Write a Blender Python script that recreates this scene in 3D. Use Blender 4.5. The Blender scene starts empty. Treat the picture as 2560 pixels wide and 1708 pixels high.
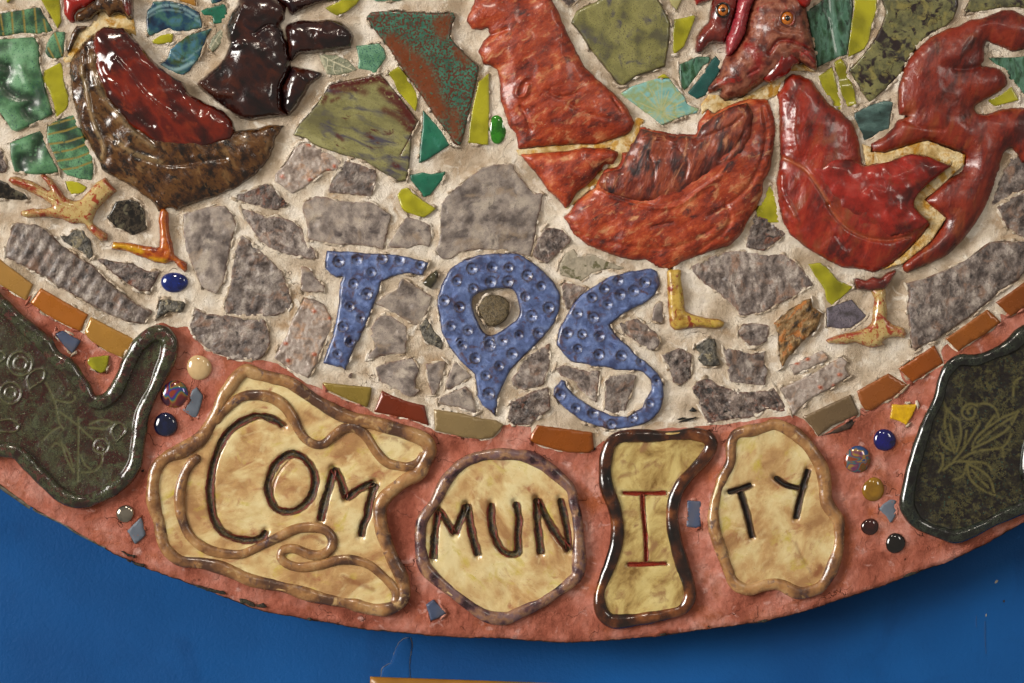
import bpy, math, random
import numpy as np
from mathutils import Vector
from mathutils.geometry import delaunay_2d_cdt

random.seed(7); rng = np.random.RandomState(11)
S = 0.0004                      # metres per reference unit
ZC = 1.5                        # height of the view centre above the floor
CX, CY = 1280.0, 854.0
sc = bpy.context.scene

# ------------------------------------------------------------------ camera, world, lamps
D = 2.6
cam_d = bpy.data.cameras.new('camera'); cam = bpy.data.objects.new('camera', cam_d)
sc.collection.objects.link(cam)
cam.location = (0, -D, ZC); cam.rotation_euler = (math.radians(90), 0, 0)
cam_d.sensor_width = 36; cam_d.lens = 36 * (D - 0.004) / (2560 * S); cam_d.clip_end = 50
cam_d.clip_start = 0.05
sc.camera = cam
sc.render.filter_size = 1.1
w = bpy.data.worlds.new('World'); sc.world = w; w.use_nodes = True
bgn = w.node_tree.nodes['Background']
bgn.inputs[0].default_value = (1.0, 0.90, 0.79, 1); bgn.inputs[1].default_value = 0.25
sc.view_settings.view_transform = 'Standard'; sc.view_settings.look = 'None'
sc.view_settings.exposure = 0; sc.view_settings.gamma = 1

def lamp(name, loc, target, sx, sy, energy, col, spread=180):
    d = bpy.data.lights.new(name, 'AREA'); d.shape = 'RECTANGLE'; d.size = sx; d.size_y = sy
    d.energy = energy; d.color = col; d.spread = math.radians(spread)
    o = bpy.data.objects.new(name, d); sc.collection.objects.link(o)
    o.location = loc
    o.rotation_euler = (Vector(target) - Vector(loc)).to_track_quat('-Z', 'Y').to_euler()
    return o
lamp('window_light_left', (-2.5, -1.75, 1.95), (-0.04, 0, 1.31), 1.5, 1.8, 10.8, (1.0, 0.95, 0.88), 34)
lamp('window_light_right', (1.7, -2.2, 2.5), (0.15, 0, 1.45), 0.35, 0.8, 9.0, (1.0, 0.92, 0.82))
lamp('ceiling_lamp_near', (-0.45, -1.3, 3.0), (0.0, 0, 1.4), 0.16, 0.16, 6.0, (1.0, 0.88, 0.74))
lamp('ceiling_lamp_far', (0.5, -2.4, 3.1), (0.0, 0, 1.5), 0.2, 0.2, 3.5, (1.0, 0.88, 0.74))

# ------------------------------------------------------------------ helpers
K = 640.0 / 2350.0
def P(s):
    """outline: '@c,r' picks a sheet, then x,y pairs"""
    out = []; c = r = 0
    for t in s.split():
        if t[0] == '@':
            c, r = [int(v) for v in t[1:].split(',')]
        else:
            x, y = t.split(',')
            out.append((c * 640 + float(x) * K, r * 427 + float(y) * K))
    return np.array(out, float)

LAT = rng.rand(256, 256)
def vnoise(x, y):
    xi = np.floor(x).astype(int); yi = np.floor(y).astype(int)
    fx = x - xi; fy = y - yi
    fx = fx * fx * (3 - 2 * fx); fy = fy * fy * (3 - 2 * fy)
    a = LAT[xi & 255, yi & 255]; b = LAT[(xi + 1) & 255, yi & 255]
    c = LAT[xi & 255, (yi + 1) & 255]; d = LAT[(xi + 1) & 255, (yi + 1) & 255]
    return (a * (1 - fx) + b * fx) * (1 - fy) + (c * (1 - fx) + d * fx) * fy
def fbm(x, y, s, o=3, ox=0.0):
    v = 0; a = 1; t = 0
    for i in range(o):
        v = v + a * (vnoise(x / s + 17.3 * i + ox, y / s + 31.7 * i - ox) - 0.5) * 2; t += a
        a *= 0.5; s = s / 2.03
    return v / t
def ridged(x, y, s, o=2, ox=0.0):
    return 1 - 2 * np.abs(fbm(x, y, s, o, ox))

def catmull(p, closed=True, n=6):
    p = np.asarray(p, float); N = len(p); out = []
    rngi = range(N) if closed else range(N - 1)
    for i in rngi:
        if closed:
            a, b, c, d = p[i - 1], p[i], p[(i + 1) % N], p[(i + 2) % N]
        else:
            a, b, c, d = p[max(i - 1, 0)], p[i], p[i + 1], p[min(i + 2, N - 1)]
        for k in range(n):
            t = k / n
            out.append(0.5 * ((2 * b) + (-a + c) * t + (2 * a - 5 * b + 4 * c - d) * t * t + (-a + 3 * b - 3 * c + d) * t ** 3))
    if not closed: out.append(p[-1])
    return np.array(out)
def resample(p, step, closed=True):
    q = np.vstack([p, p[:1]]) if closed else p
    seg = np.hypot(*(q[1:] - q[:-1]).T); L = np.concatenate([[0], np.cumsum(seg)])
    n = max(int(L[-1] / step), 3)
    t = np.linspace(0, L[-1], n + 1)
    if closed: t = t[:-1]
    return np.stack([np.interp(t, L, q[:, 0]), np.interp(t, L, q[:, 1])], 1)
def inside(pts, poly):
    x, y = pts[:, 0], pts[:, 1]; r = np.zeros(len(pts), bool)
    a = poly; b = np.roll(poly, -1, 0)
    for (x0, y0), (x1, y1) in zip(a, b):
        if y0 == y1: continue
        c = ((y0 > y) != (y1 > y))
        r ^= c & (x < (x1 - x0) * (y - y0) / (y1 - y0) + x0)
    return r
def dist(pts, poly, closed=True):
    a = poly if closed else poly[:-1]; b = np.roll(poly, -1, 0) if closed else poly[1:]
    ab = b - a; L = np.maximum((ab ** 2).sum(1), 1e-9); out = np.empty(len(pts))
    for i in range(0, len(pts), 4000):
        q = pts[i:i + 4000, None] - a[None]
        t = np.clip((q * ab).sum(2) / L, 0, 1)
        e = q - t[..., None] * ab
        out[i:i + 4000] = np.sqrt((e ** 2).sum(2).min(1))
    return out
def normals2(p, closed=True):
    if closed: t = np.roll(p, -1, 0) - np.roll(p, 1, 0)
    else: t = np.gradient(p, axis=0)
    t /= np.maximum(np.hypot(t[:, 0], t[:, 1]), 1e-6)[:, None]
    return np.stack([-t[:, 1], t[:, 0]], 1)
def inset(p, d):
    """closed outline moved inward by d and smoothed"""
    n = normals2(p); q = p + n * 2
    if inside(q, p).mean() < 0.5: n = -n
    q = p + n * d
    dd = dist(q, p); ok = inside(q, p) & (dd > d * 0.93)
    q = q[ok]
    return resample(q, 6)
def jag(p, amp, s=9, seed=0.0):
    n = normals2(p)
    k = fbm(p[:, 0], p[:, 1], s, 2, seed) * amp
    return p + n * k[:, None]
def tris(pts, cons_list):
    edges = []; base = 0
    for n, closed in cons_list:
        for i in range(n if closed else n - 1):
            edges.append((base + i, base + (i + 1) % n))
        base += n
    v, e, f, ov, oe, of = delaunay_2d_cdt([Vector((float(a), float(b))) for a, b in pts], edges, [], 0, 1e-3)
    return np.array([(p.x, p.y) for p in v]), np.array([t for t in f if len(t) == 3], int)

wloc = {}
def link(o, parent, loc):
    sc.collection.objects.link(o)
    wloc[o.name] = Vector(loc)
    if parent is not None:
        o.parent = parent; o.location = Vector(loc) - wloc[parent.name]
    else:
        o.location = loc
def tag(o, label=None, cat=None, group=None, kind=None):
    if label: o['label'] = label
    if cat: o['category'] = cat
    if group: o['group'] = group
    if kind: o['kind'] = kind
    return o
def atwall(p, d=165.0):
    k = (D + d * S) / (D - 0.004); return (np.asarray(p, float) - (CX, CY)) * k + (CX, CY)
def thing(name, px, py, label, cat, group=None):
    o = bpy.data.objects.new(name, None); o.empty_display_size = 0.02
    link(o, None, ((px - CX) * S, 0, ZC - (py - CY) * S))
    return tag(o, label, cat, group)
def resolve(parent):
    if isinstance(parent, tuple):
        return [c for c in sc.objects if c.parent is parent[1] and c.name.split('.')[0] == parent[0]][0]
    return parent
def emit(name, xy, h, faces, mat, parent=None, ink=None, aux=None, smooth=True):
    """mesh from outline-plane coordinates and heights towards the viewer"""
    c = np.array([xy[:, 0].mean(), xy[:, 1].mean()])
    org = Vector(((c[0] - CX) * S, 0, ZC - (c[1] - CY) * S))
    co = np.stack([(xy[:, 0] - c[0]) * S, -h * S, -(xy[:, 1] - c[1]) * S], 1)
    me = bpy.data.meshes.new(name)
    me.from_pydata(co.tolist(), [], faces)
    me.polygons.foreach_set('use_smooth', [smooth] * len(me.polygons))
    for nm, arr in (('ink', ink), ('aux', aux)):
        if arr is not None:
            at = me.attributes.new(nm, 'FLOAT', 'POINT'); at.data.foreach_set('value', np.asarray(arr, np.float32))
    me.materials.append(mat); me.update()
    o = bpy.data.objects.new(name, me); link(o, resolve(parent), org)
    return o

MASKS = []       # (outline, swell) of everything laid in the grout
def piece(name, poly, mat, parent=None, h=7, edge=4, dome=0, domew=60, step=6, jg=1.0, smoothp=False,
          noise=(), ridge=(), lines=(), bumps=(), rings=(), wave=None, smooth_it=0, hole=None, base=-6, tilt=0, swell=1.0,
          label=None, mask=True, boundstep=None, fn=None, scallop=0, dish=0, grow=0, cat=None, group=None, z0=0, floor=None):
    seed = random.random() * 90
    bs = boundstep or min(step, 4.5)
    raw = poly
    b = catmull(poly) if smoothp else poly
    b = resample(b, bs)
    if grow:
        n = normals2(b); q = b + n * 2
        b = b + n * (-grow if inside(q, b).mean() > 0.5 else grow)
    if jg: b = jag(b, jg, 9 if not smoothp else 14, seed)
    if jg > 1.5: b = jag(b, jg * .35, 3.5, seed + 5)
    if mask: MASKS.append((raw, swell))
    loops = [b]
    if hole is not None:
        hb = jag(resample(catmull(hole), bs), jg * 0.6, 12, seed); loops.append(hb)
    x0, y0 = b.min(0); x1, y1 = b.max(0)
    # interior hex grid
    gx, gy = np.meshgrid(np.arange(x0, x1, step), np.arange(y0, y1, step * 0.866))
    gx = gx + (np.arange(gx.shape[0]) % 2)[:, None] * step / 2
    g = np.stack([gx.ravel(), gy.ravel()], 1)
    g += (np.random.RandomState(3).rand(*g.shape) - .5) * step * 0.25
    ex = []
    for lp in loops:
        n = normals2(lp)
        for dd in (1.3, edge * 0.9) if edge > 2 else (1.3,):
            ex += [lp + n * dd, lp - n * dd]
    feat = []
    for ln in lines:
        pl, wd = ln[0], ln[1]
        q = resample(pl, max(wd * 0.7, 3), False); n = normals2(q, False)
        for k in (0, 0.5, 1.0, 1.6): feat += [q + n * wd * k] + ([q - n * wd * k] if k else [])
    for (cx_, cy_, R) in rings:
        feat.append(np.array([[cx_, cy_]]))
        for k in (0.16, 0.32, 0.6, 0.85, 1.0, 1.18):
            m = 8 if k < 0.5 else 16
            a = np.arange(m) * 2 * math.pi / m + k * 7
            feat.append(np.stack([cx_ + R * k * np.cos(a), cy_ + R * k * np.sin(a)], 1))
    def alld(q):
        d = dist(q, loops[0])
        if len(loops) > 1: d = np.minimum(d, dist(q, loops[1]))
        return d
    def allin(q):
        r = inside(q, loops[0])
        if len(loops) > 1: r &= ~inside(q, loops[1])
        return r
    pts = list(loops)
    exa = np.vstack(ex); k = allin(exa); exa = exa[k]; exa = exa[alld(exa) > 1.0]
    if feat:
        fa = np.vstack(feat); fa = fa[allin(fa)]; fa = fa[alld(fa) > 1.2]
        # thin out
        key = np.unique(np.round(fa / 1.2).astype(int), axis=0, return_index=True)[1]; fa = fa[key]
        exa = np.vstack([exa, fa])
        if len(fa):
            cell = set(map(tuple, np.round(fa / (step * .6)).astype(int)))
            gk = np.array([tuple(v) not in cell for v in np.round(g / (step * .6)).astype(int)]); g = g[gk]
    g = g[allin(g)]; g = g[alld(g) > max(edge, 2.0) + step * 0.3]
    pts = np.vstack(pts + [exa, g])
    V, F = tris(pts, [(len(l), True) for l in loops])
    cen = V[F].mean(1); F = F[allin(cen)]
    used = np.unique(F); rm = -np.ones(len(V), int); rm[used] = np.arange(len(used)); V = V[used]; F = rm[F]
    d = alld(V)
    e = np.clip(d / max(edge, 0.1), 0, 1)
    H = h * (0.35 + 0.65 * np.sqrt(1 - (1 - e) ** 2))
    if dome:
        t = np.clip(d / domew, 0, 1); Dm = dome * np.sqrt(np.maximum(1 - (1 - t) ** 2, 0))
    else: Dm = np.zeros(len(V))
    Hs = H + Dm
    bd = d < 0.6
    if smooth_it:
        E = np.vstack([F[:, [0, 1]], F[:, [1, 2]], F[:, [2, 0]]]); E = np.vstack([E, E[:, ::-1]])
        cnt = np.bincount(E[:, 0], minlength=len(V)).astype(float)
        for _ in range(smooth_it):
            s = np.bincount(E[:, 0], weights=Hs[E[:, 1]], minlength=len(V)) / np.maximum(cnt, 1)
            Hs = np.where(bd, Hs, 0.4 * Hs + 0.6 * s)
    fade = np.clip(d / 10.0, 0, 1)
    for (s_, a_) in noise: Hs = Hs + a_ * fbm(V[:, 0], V[:, 1], s_, 3, seed) * (0.3 + 0.7 * fade)
    for (s_, a_) in ridge: Hs = Hs + a_ * ridged(V[:, 0], V[:, 1], s_, 2, seed) * fade
    if wave:
        ang, per, am = wave; u = V[:, 0] * math.cos(ang) + V[:, 1] * math.sin(ang)
        Hs = Hs + am * np.sin(u * 2 * math.pi / per + seed)
    ink = np.zeros(len(V)); aux = np.zeros(len(V))
    for ln in lines:
        pl, wd, am = ln[:3]; ik = ln[3] if len(ln) > 3 else 0
        dl = dist(V, pl, False); q = np.exp(-(dl / wd) ** 2 * 1.2)
        Hs = Hs + am * q
        if ik > 0: ink = np.maximum(ink, ik * np.clip(1.35 - dl / wd, 0, 1))
    for (bx, by, br, am) in bumps:
        rr = ((V[:, 0] - bx) ** 2 + (V[:, 1] - by) ** 2) / br ** 2
        Hs = Hs + am * np.exp(-rr)
    for (cx_, cy_, R) in rings:
        rr = np.hypot(V[:, 0] - cx_, V[:, 1] - cy_) / R
        kd = 0.75 + 0.5 * ((cx_ * 7.3 + cy_ * 3.1) % 1.0); Hs = Hs + kd * np.where(rr < 1, -3.8 * (1 - rr ** 2) ** 1.0, 0) + 1.5 * np.exp(-((rr - 1.05) / 0.16) ** 2) - 4.5 * np.exp(-(rr / 0.26) ** 2)
        ink = np.maximum(ink, np.exp(-((rr - 1.0) / 0.17) ** 2) * (0.5 + 0.6 * np.clip(0.5 + 1.6 * fbm(V[:, 0], V[:, 1], 25, 2, seed), 0, 1))); ink = np.maximum(ink, np.exp(-(rr / 0.33) ** 2) * 1.0)
    if fn is not None:
        Hs, ink, aux = fn(V, Hs, ink, aux, d)
    if dish: Hs = Hs + dish * np.exp(-d / 16.0)
    if tilt: Hs = Hs + (V[:, 0] - V[:, 0].mean()) * tilt
    edgeink = np.clip(1 - d / 4.0, 0, 1)
    aux = np.maximum(aux, edgeink)
    Hs = Hs + z0
    # skirt
    nv = len(V)
    E = np.sort(np.vstack([F[:, [0, 1]], F[:, [1, 2]], F[:, [2, 0]]]), 1)
    u, c = np.unique(E, axis=0, return_counts=True); be = u[c == 1]
    bv = np.unique(be); m = {int(v): nv + i for i, v in enumerate(bv)}
    faces = []
    a = V[F[:, 0]]; bb = V[F[:, 1]]; cc = V[F[:, 2]]
    area = (bb[:, 0] - a[:, 0]) * (cc[:, 1] - a[:, 1]) - (bb[:, 1] - a[:, 1]) * (cc[:, 0] - a[:, 0])
    F = np.where((area < 0)[:, None], F[:, ::-1], F)      # py down: positive area = clockwise on the wall
    F = F[:, ::-1]
    de = {}
    for t in F.tolist():
        for i in range(3): de[(t[i], t[(i + 1) % 3])] = 1
    faces = F.tolist()
    for p, q in be.tolist():
        if (p, q) not in de: p, q = q, p
        faces.append((q, p, m[p], m[q]))
    V2 = np.vstack([V, V[bv]]); H2 = np.concatenate([Hs, np.full(len(bv), float(base) + z0)])
    ink2 = np.concatenate([ink, ink[bv]]); aux2 = np.concatenate([aux, aux[bv]])
    o = emit(name, V2, H2, faces, mat, parent, ink2, aux2)
    if label: o['label'] = label
    if cat: o['category'] = cat
    if group: o['group'] = group
    return o

def tube(name, path, rad, z, mat, parent=None, closed=True, flat=1.0, seg=14, wob=0.08, step=5, label=None, aspect=None):
    p = resample(catmull(path, closed), step, closed)
    for _ in range(2):
        if closed: p = 0.5 * p + 0.25 * (np.roll(p, 1, 0) + np.roll(p, -1, 0))
    n = normals2(p, closed); N = len(p)
    sd = random.random() * 50
    r = rad * (1 + wob * fbm(p[:, 0], p[:, 1], 75, 2, sd) + wob * .12 * fbm(p[:, 0], p[:, 1], 16, 2, sd + 9))
    if not closed:
        k = np.arange(N) * step; kk = np.minimum(k, k[::-1]); r = r * np.sqrt(np.clip(1 - (1 - np.minimum(kk / (rad * 1.1), 1)) ** 2, 0.02, 1))
    zz = z + 1.5 * fbm(p[:, 0], p[:, 1], 60, 2, sd + 3)
    V = []; H = []; ax = []
    for j in range(seg):
        a = 2 * math.pi * j / seg
        lump = 1 + 0.035 * fbm(p[:, 0] + 37 * j, p[:, 1] - 21 * j, 18, 2, sd)
        V.append(p + n * (r * lump * math.cos(a))[:, None]); H.append(zz + r * lump * flat * math.sin(a))
        ax.append(np.full(N, max(0.0, math.sin(a))))
    V = np.concatenate(V); H = np.concatenate(H); ax = np.concatenate(ax)
    faces = []
    M_ = N if closed else N - 1
    for j in range(seg):
        j2 = (j + 1) % seg
        for i in range(M_):
            i2 = (i + 1) % N
            faces.append((j * N + i, j2 * N + i, j2 * N + i2, j * N + i2))
    if not closed:
        faces.append([j * N for j in range(seg)][::-1]); faces.append([j * N + N - 1 for j in range(seg)])
    o = emit(name, V, H, faces, mat, parent, np.zeros(len(V)), ax)
    if label: o['label'] = label
    return o
def fixn():
    import bmesh
    for o in sc.objects:
        if o.type == 'MESH' and o.get('fixn'):
            bm = bmesh.new(); bm.from_mesh(o.data); bmesh.ops.recalc_face_normals(bm, faces=bm.faces); bm.to_mesh(o.data); bm.free()
            del o['fixn']

def groove(name, pl, wd, z, mat, parent, depth=5, closed=False):
    """a pressed and glazed letter stroke: a strip that dips below the clay surface"""
    p = resample(catmull(pl, closed, 5) if len(pl) > 2 else pl, 4, closed)
    n = normals2(p, closed); N = len(p); sd = random.random() * 40
    W = wd * (1 + 0.3 * fbm(p[:, 0], p[:, 1], 22, 2, sd))
    ks = [-1.0, -0.85, -0.6, -0.3, 0.0, 0.3, 0.6, 0.85, 1.0]
    if not closed:
        k = np.arange(N) * 4.0; kk = np.minimum(k, k[::-1]); W = W * np.clip(0.55 + kk / (wd * 1.2), 0, 1)
    V = []; H = []; A = []
    for q in ks:
        jit = 2.2 * fbm(p[:, 0] + q * 50, p[:, 1], 8, 2, sd)
        V.append(p + n * (W * q + jit * abs(q))[:, None])
        H.append(z + np.full(N, 1.2 if abs(q) == 1 else (1.0 if abs(q) > .8 else -depth * (1 - abs(q)))) + (0.9 * fbm(p[:, 0], p[:, 1] + q * 30, 6, 2, sd) if abs(q) < .8 else 0))
        A.append(np.full(N, max(0.0, (abs(q) - .4) / .5)))
    V = np.concatenate(V); H = np.concatenate(H); A = np.concatenate(A); faces = []
    for j in range(len(ks) - 1):
        for i in range(N if closed else N - 1):
            i2 = (i + 1) % N
            faces.append((j * N + i, j * N + i2, (j + 1) * N + i2, (j + 1) * N + i))
    return V, H, A, faces
def letter(name, strokes, wd, z, mat, parent, closed=False, depth=5, label=None):
    Vs = []; Hs = []; As = []; Fs = []; b = 0
    for i, s in enumerate(strokes):
        V, H, A, F = groove(name, s, wd, z + 0.25 * i, mat, parent, depth, closed and i == 0)
        Vs.append(V); Hs.append(H); As.append(A); Fs += [tuple(x + b for x in f) for f in F]; b += len(V)
    o = emit(name, np.vstack(Vs), np.concatenate(Hs), Fs, mat, parent, np.zeros(b), np.concatenate(As))
    if label: o['label'] = label
    return o

# ------------------------------------------------------------------ materials
def rgb(h):
    h = h.lstrip('#'); v = [int(h[i:i + 2], 16) / 255 for i in (0, 2, 4)]
    return tuple(((c + 0.055) / 1.055) ** 2.4 if c > 0.04045 else c / 12.92 for c in v) + (1,)
def M(name, stops, scale=40, detail=5, rough=0.5, coat=0.0, bumps=(), ink=None, speck=None, patch=None, edge=None, metallic=0.0,
      trans=0.0, stretch=None, distort=0.0, rnd=0.12, spec=0.5, sss=0.0, coat_rough=0.05, speck2=None, auxink=None, ior=1.5, nrough=0.5, cracks=None, haze=None, crackgate=0.52):
    m = bpy.data.materials.new(name); m.use_nodes = True; nt = m.node_tree; N = nt.nodes; L = nt.links
    bs = N['Principled BSDF']
    tc = N.new('ShaderNodeTexCoord'); oi = N.new('ShaderNodeObjectInfo')
    sca = N.new('ShaderNodeVectorMath'); sca.operation = 'SCALE'; sca.inputs[3].default_value = 1 / S
    L.new(tc.outputs['Object'], sca.inputs[0])
    mul = N.new('ShaderNodeMath'); mul.operation = 'MULTIPLY'; mul.inputs[1].default_value = 3000; L.new(oi.outputs['Random'], mul.inputs[0])
    add = N.new('ShaderNodeVectorMath'); add.operation = 'ADD'; L.new(sca.outputs[0], add.inputs[0]); L.new(mul.outputs[0], add.inputs[1])
    vec = add.outputs[0]
    if stretch:
        ang, k = stretch[:2]
        rot = N.new('ShaderNodeVectorRotate'); rot.rotation_type = 'Y_AXIS'; rot.inputs['Angle'].default_value = ang
        if len(stretch) > 2:
            ra = N.new('ShaderNodeMath'); ra.operation = 'MULTIPLY_ADD'; ra.inputs[1].default_value = stretch[2]; ra.inputs[2].default_value = ang; L.new(oi.outputs['Random'], ra.inputs[0]); L.new(ra.outputs[0], rot.inputs['Angle'])
        L.new(vec, rot.inputs[0]); mm = N.new('ShaderNodeVectorMath'); mm.operation = 'MULTIPLY'; mm.inputs[1].default_value = (1 / k, 1, 1)
        L.new(rot.outputs[0], mm.inputs[0]); svec = mm.outputs[0]
    else: svec = vec
    def nz(v, sc_, det=5, dis=0.0, ro=0.55):
        n = N.new('ShaderNodeTexNoise'); n.inputs['Scale'].default_value = 1.0 / sc_; n.inputs['Detail'].default_value = det
        n.inputs['Distortion'].default_value = dis; n.inputs['Roughness'].default_value = ro
        L.new(v, n.inputs['Vector']); return n.outputs['Fac']
    def ramp(f, pts, mode='LINEAR'):
        r = N.new('ShaderNodeValToRGB'); e = r.color_ramp.elements; r.color_ramp.interpolation = mode
        while len(e) < len(pts): e.new(0.5)
        for el, (p_, c_) in zip(e, pts): el.position = p_; el.color = c_ if len(c_) == 4 else tuple(c_) + (1,)
        L.new(f, r.inputs[0]); return r.outputs[0]
    def mix(f, a, b):
        x = N.new('ShaderNodeMix'); x.data_type = 'RGBA'
        if isinstance(f, float): x.inputs[0].default_value = f
        else: L.new(f, x.inputs[0])
        L.new(a, x.inputs[6])
        if isinstance(b, tuple): x.inputs[7].default_value = b
        else: L.new(b, x.inputs[7])
        return x.outputs[2]
    def thr(f, lo, hi):
        x = N.new('ShaderNodeMapRange'); x.inputs[1].default_value = lo; x.inputs[2].default_value = hi; L.new(f, x.inputs[0]); return x.outputs[0]
    n = len(stops); cs = [rgb(c) for c in stops]
    f0 = nz(svec, scale, detail, distort, nrough)
    if n == 1:
        cr = ramp(f0, [(0.3, tuple(v * .88 for v in cs[0][:3])), (0.7, tuple(min(1, v * 1.1) for v in cs[0][:3]))])
    else:
        cr = ramp(f0, [(0.36 + 0.28 * i / (n - 1), c) for i, c in enumerate(cs)])
    for sp in (patch if isinstance(patch, list) else [patch] if patch else []):
        col, s_, lo, hi = sp; cr = mix(thr(nz(svec, s_, 6, 0.6, .6), lo - .05, hi - .05), cr, rgb(col))
    for sp in (speck, speck2):
        if sp: col, s_, lo, hi = sp; cr = mix(thr(nz(vec, s_, 3, 0.0, .6), lo - .02, hi - .02), cr, rgb(col))
    hgt_extra = None
    if cracks:
        col, s_, wdt = cracks
        wv = N.new('ShaderNodeVectorMath'); wv.operation = 'ADD'; L.new(vec, wv.inputs[0])
        nn = N.new('ShaderNodeTexNoise'); nn.inputs['Scale'].default_value = 1 / 30; L.new(vec, nn.inputs['Vector'])
        s2 = N.new('ShaderNodeVectorMath'); s2.operation = 'SCALE'; s2.inputs[3].default_value = 60; L.new(nn.outputs['Color'], s2.inputs[0]); L.new(s2.outputs[0], wv.inputs[1])
        vo = N.new('ShaderNodeTexVoronoi'); vo.feature = 'DISTANCE_TO_EDGE'; vo.inputs['Scale'].default_value = 1 / s_; L.new(wv.outputs[0], vo.inputs['Vector'])
        c1 = thr(vo.outputs[0], wdt, 0.0)
        gate = thr(nz(vec, 90, 2), crackgate, crackgate + .08)
        mm = N.new('ShaderNodeMath'); mm.operation = 'MULTIPLY'; L.new(c1, mm.inputs[0]); L.new(gate, mm.inputs[1])
        cr = mix(mm.outputs[0], cr, rgb(col)); hgt_extra = mm.outputs[0]
    if ink:
        at = N.new('ShaderNodeAttribute'); at.attribute_name = 'ink'
        br = N.new('ShaderNodeMath'); br.operation = 'MULTIPLY'; L.new(at.outputs['Fac'], br.inputs[0]); L.new(thr(nz(vec, 9, 3), 0.3, 0.45), br.inputs[1])
        cr = mix(br.outputs[0], cr, rgb(ink))
    if edge:
        at = N.new('ShaderNodeAttribute'); at.attribute_name = 'aux'
        br = N.new('ShaderNodeMath'); br.operation = 'MULTIPLY'; L.new(at.outputs['Fac'], br.inputs[0]); L.new(thr(nz(vec, 25, 3), 0.35, 0.55), br.inputs[1])
        cr = mix(br.outputs[0], cr, rgb(edge))
    if haze:
        at = N.new('ShaderNodeAttribute'); at.attribute_name = 'aux'
        br = N.new('ShaderNodeMath'); br.operation = 'MULTIPLY'; L.new(thr(at.outputs['Fac'], 0.25, 0.7), br.inputs[0]); L.new(thr(nz(vec, 14, 5), 0.5, 0.6), br.inputs[1])
        cr = mix(br.outputs[0], cr, rgb(haze))
    hs = N.new('ShaderNodeHueSaturation'); L.new(cr, hs.inputs['Color'])
    v1 = N.new('ShaderNodeMapRange'); v1.inputs[3].default_value = 1 - rnd; v1.inputs[4].default_value = 1 + rnd; L.new(oi.outputs['Random'], v1.inputs[0]); L.new(v1.outputs[0], hs.inputs['Value'])
    L.new(hs.outputs[0], bs.inputs['Base Color'])
    rr = thr(nz(vec, scale * .7, 4), 0.3, 0.7)
    rm = N.new('ShaderNodeMapRange'); rm.inputs[3].default_value = max(rough * .75, 0.02); rm.inputs[4].default_value = min(rough * 1.3, 1); L.new(rr, rm.inputs[0])
    L.new(rm.outputs[0], bs.inputs['Roughness'])
    bs.inputs['Coat Weight'].default_value = coat; bs.inputs['Coat Roughness'].default_value = coat_rough
    bs.inputs['Metallic'].default_value = metallic; bs.inputs['Transmission Weight'].default_value = trans; bs.inputs['IOR'].default_value = ior
    bs.inputs['Specular IOR Level'].default_value = spec
    if sss: bs.inputs['Subsurface Weight'].default_value = sss; bs.inputs['Subsurface Scale'].default_value = 0.004
    prev = None
    for bm_ in bumps:
        s_, a_ = bm_[:2]; v_ = svec if len(bm_) > 2 and bm_[2] == 's' else vec
        b = N.new('ShaderNodeBump'); b.inputs['Distance'].default_value = a_ * S; b.inputs['Strength'].default_value = 1.0
        L.new(nz(v_, s_, 4), b.inputs['Height'])
        if prev: L.new(prev, b.inputs['Normal'])
        prev = b.outputs[0]
    if hgt_extra is not None:
        b = N.new('ShaderNodeBump'); b.inputs['Distance'].default_value = 3 * S; b.invert = True; L.new(hgt_extra, b.inputs['Height'])
        if prev: L.new(prev, b.inputs['Normal'])
        prev = b.outputs[0]
    if prev: L.new(prev, bs.inputs['Normal'])
    return m

cream_grout = M('cream_grout', ['#a5947e', '#bfae99', '#d2c5b2', '#ded4c6'], 75, 7, rough=0.9, bumps=[(3.0, 2.8), (9, 2.4), (30, 5)], patch=[('#a38a6d', 95, 0.57, 0.76), ('#e0d8cb', 40, 0.6, 0.74)], speck=('#7d6a56', 2.6, 0.66, 0.74), rnd=0, spec=0.2, cracks=('#6f5c48', 170, 0.004), crackgate=.55)
pink_grout = M('pink_grout', ['#824636', '#9a5947', '#ad6e5e', '#bf8a7c'], 110, 6, rough=0.9, bumps=[(3.0, 1.8), (10, 2.6), (35, 6)], patch=[('#935033', 110, 0.56, 0.74), ('#c8a097', 40, 0.65, 0.80)], speck=('#4f281c', 3.0, 0.69, 0.76), rnd=0, spec=0.15, cracks=('#3f1d13', 120, 0.007), nrough=.6)
gold_seam = M('gold_seam', ['#a98a50', '#cdb27c', '#dccba2', '#c79c4a'], 40, 5, rough=0.6, bumps=[(3.5, 2.2), (12, 3)], patch=('#b07e24', 30, 0.56, 0.68), rnd=0.03, spec=0.3)
stone_m = M('grey_purple_glaze', ['#3a302d', '#625650', '#877b73', '#aa9f94'], 26, 8, rough=0.5, coat=0.2, coat_rough=.25, bumps=[(6, 2.6), (18, 5)], patch=[('#876a58', 30, 0.58, 0.72), ('#261e1c', 20, 0.62, 0.75), ('#aba097', 26, .64, .76)], speck=('#3c322f', 2.6, 0.60, 0.76), edge='#6b4635', haze='#bdb09d', stretch=(0, 1.25, 6.3), rnd=0.14, nrough=.7)
stone_smooth = M('pale_grey_glaze', ['#504641', '#766b64', '#978b81', '#aca091'], 46, 7, rough=0.45, coat=0.25, coat_rough=.2, bumps=[(10, 1), (22, 2)], patch=[('#433a39', 36, 0.59, 0.74), ('#94806a', 50, .6, .75)], speck=('#463d3a', 2.2, 0.6, 0.74), edge='#6a4838', haze='#bdb09d', stretch=(0, 1.25, 6.3), rnd=0.12, nrough=.66)
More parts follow.
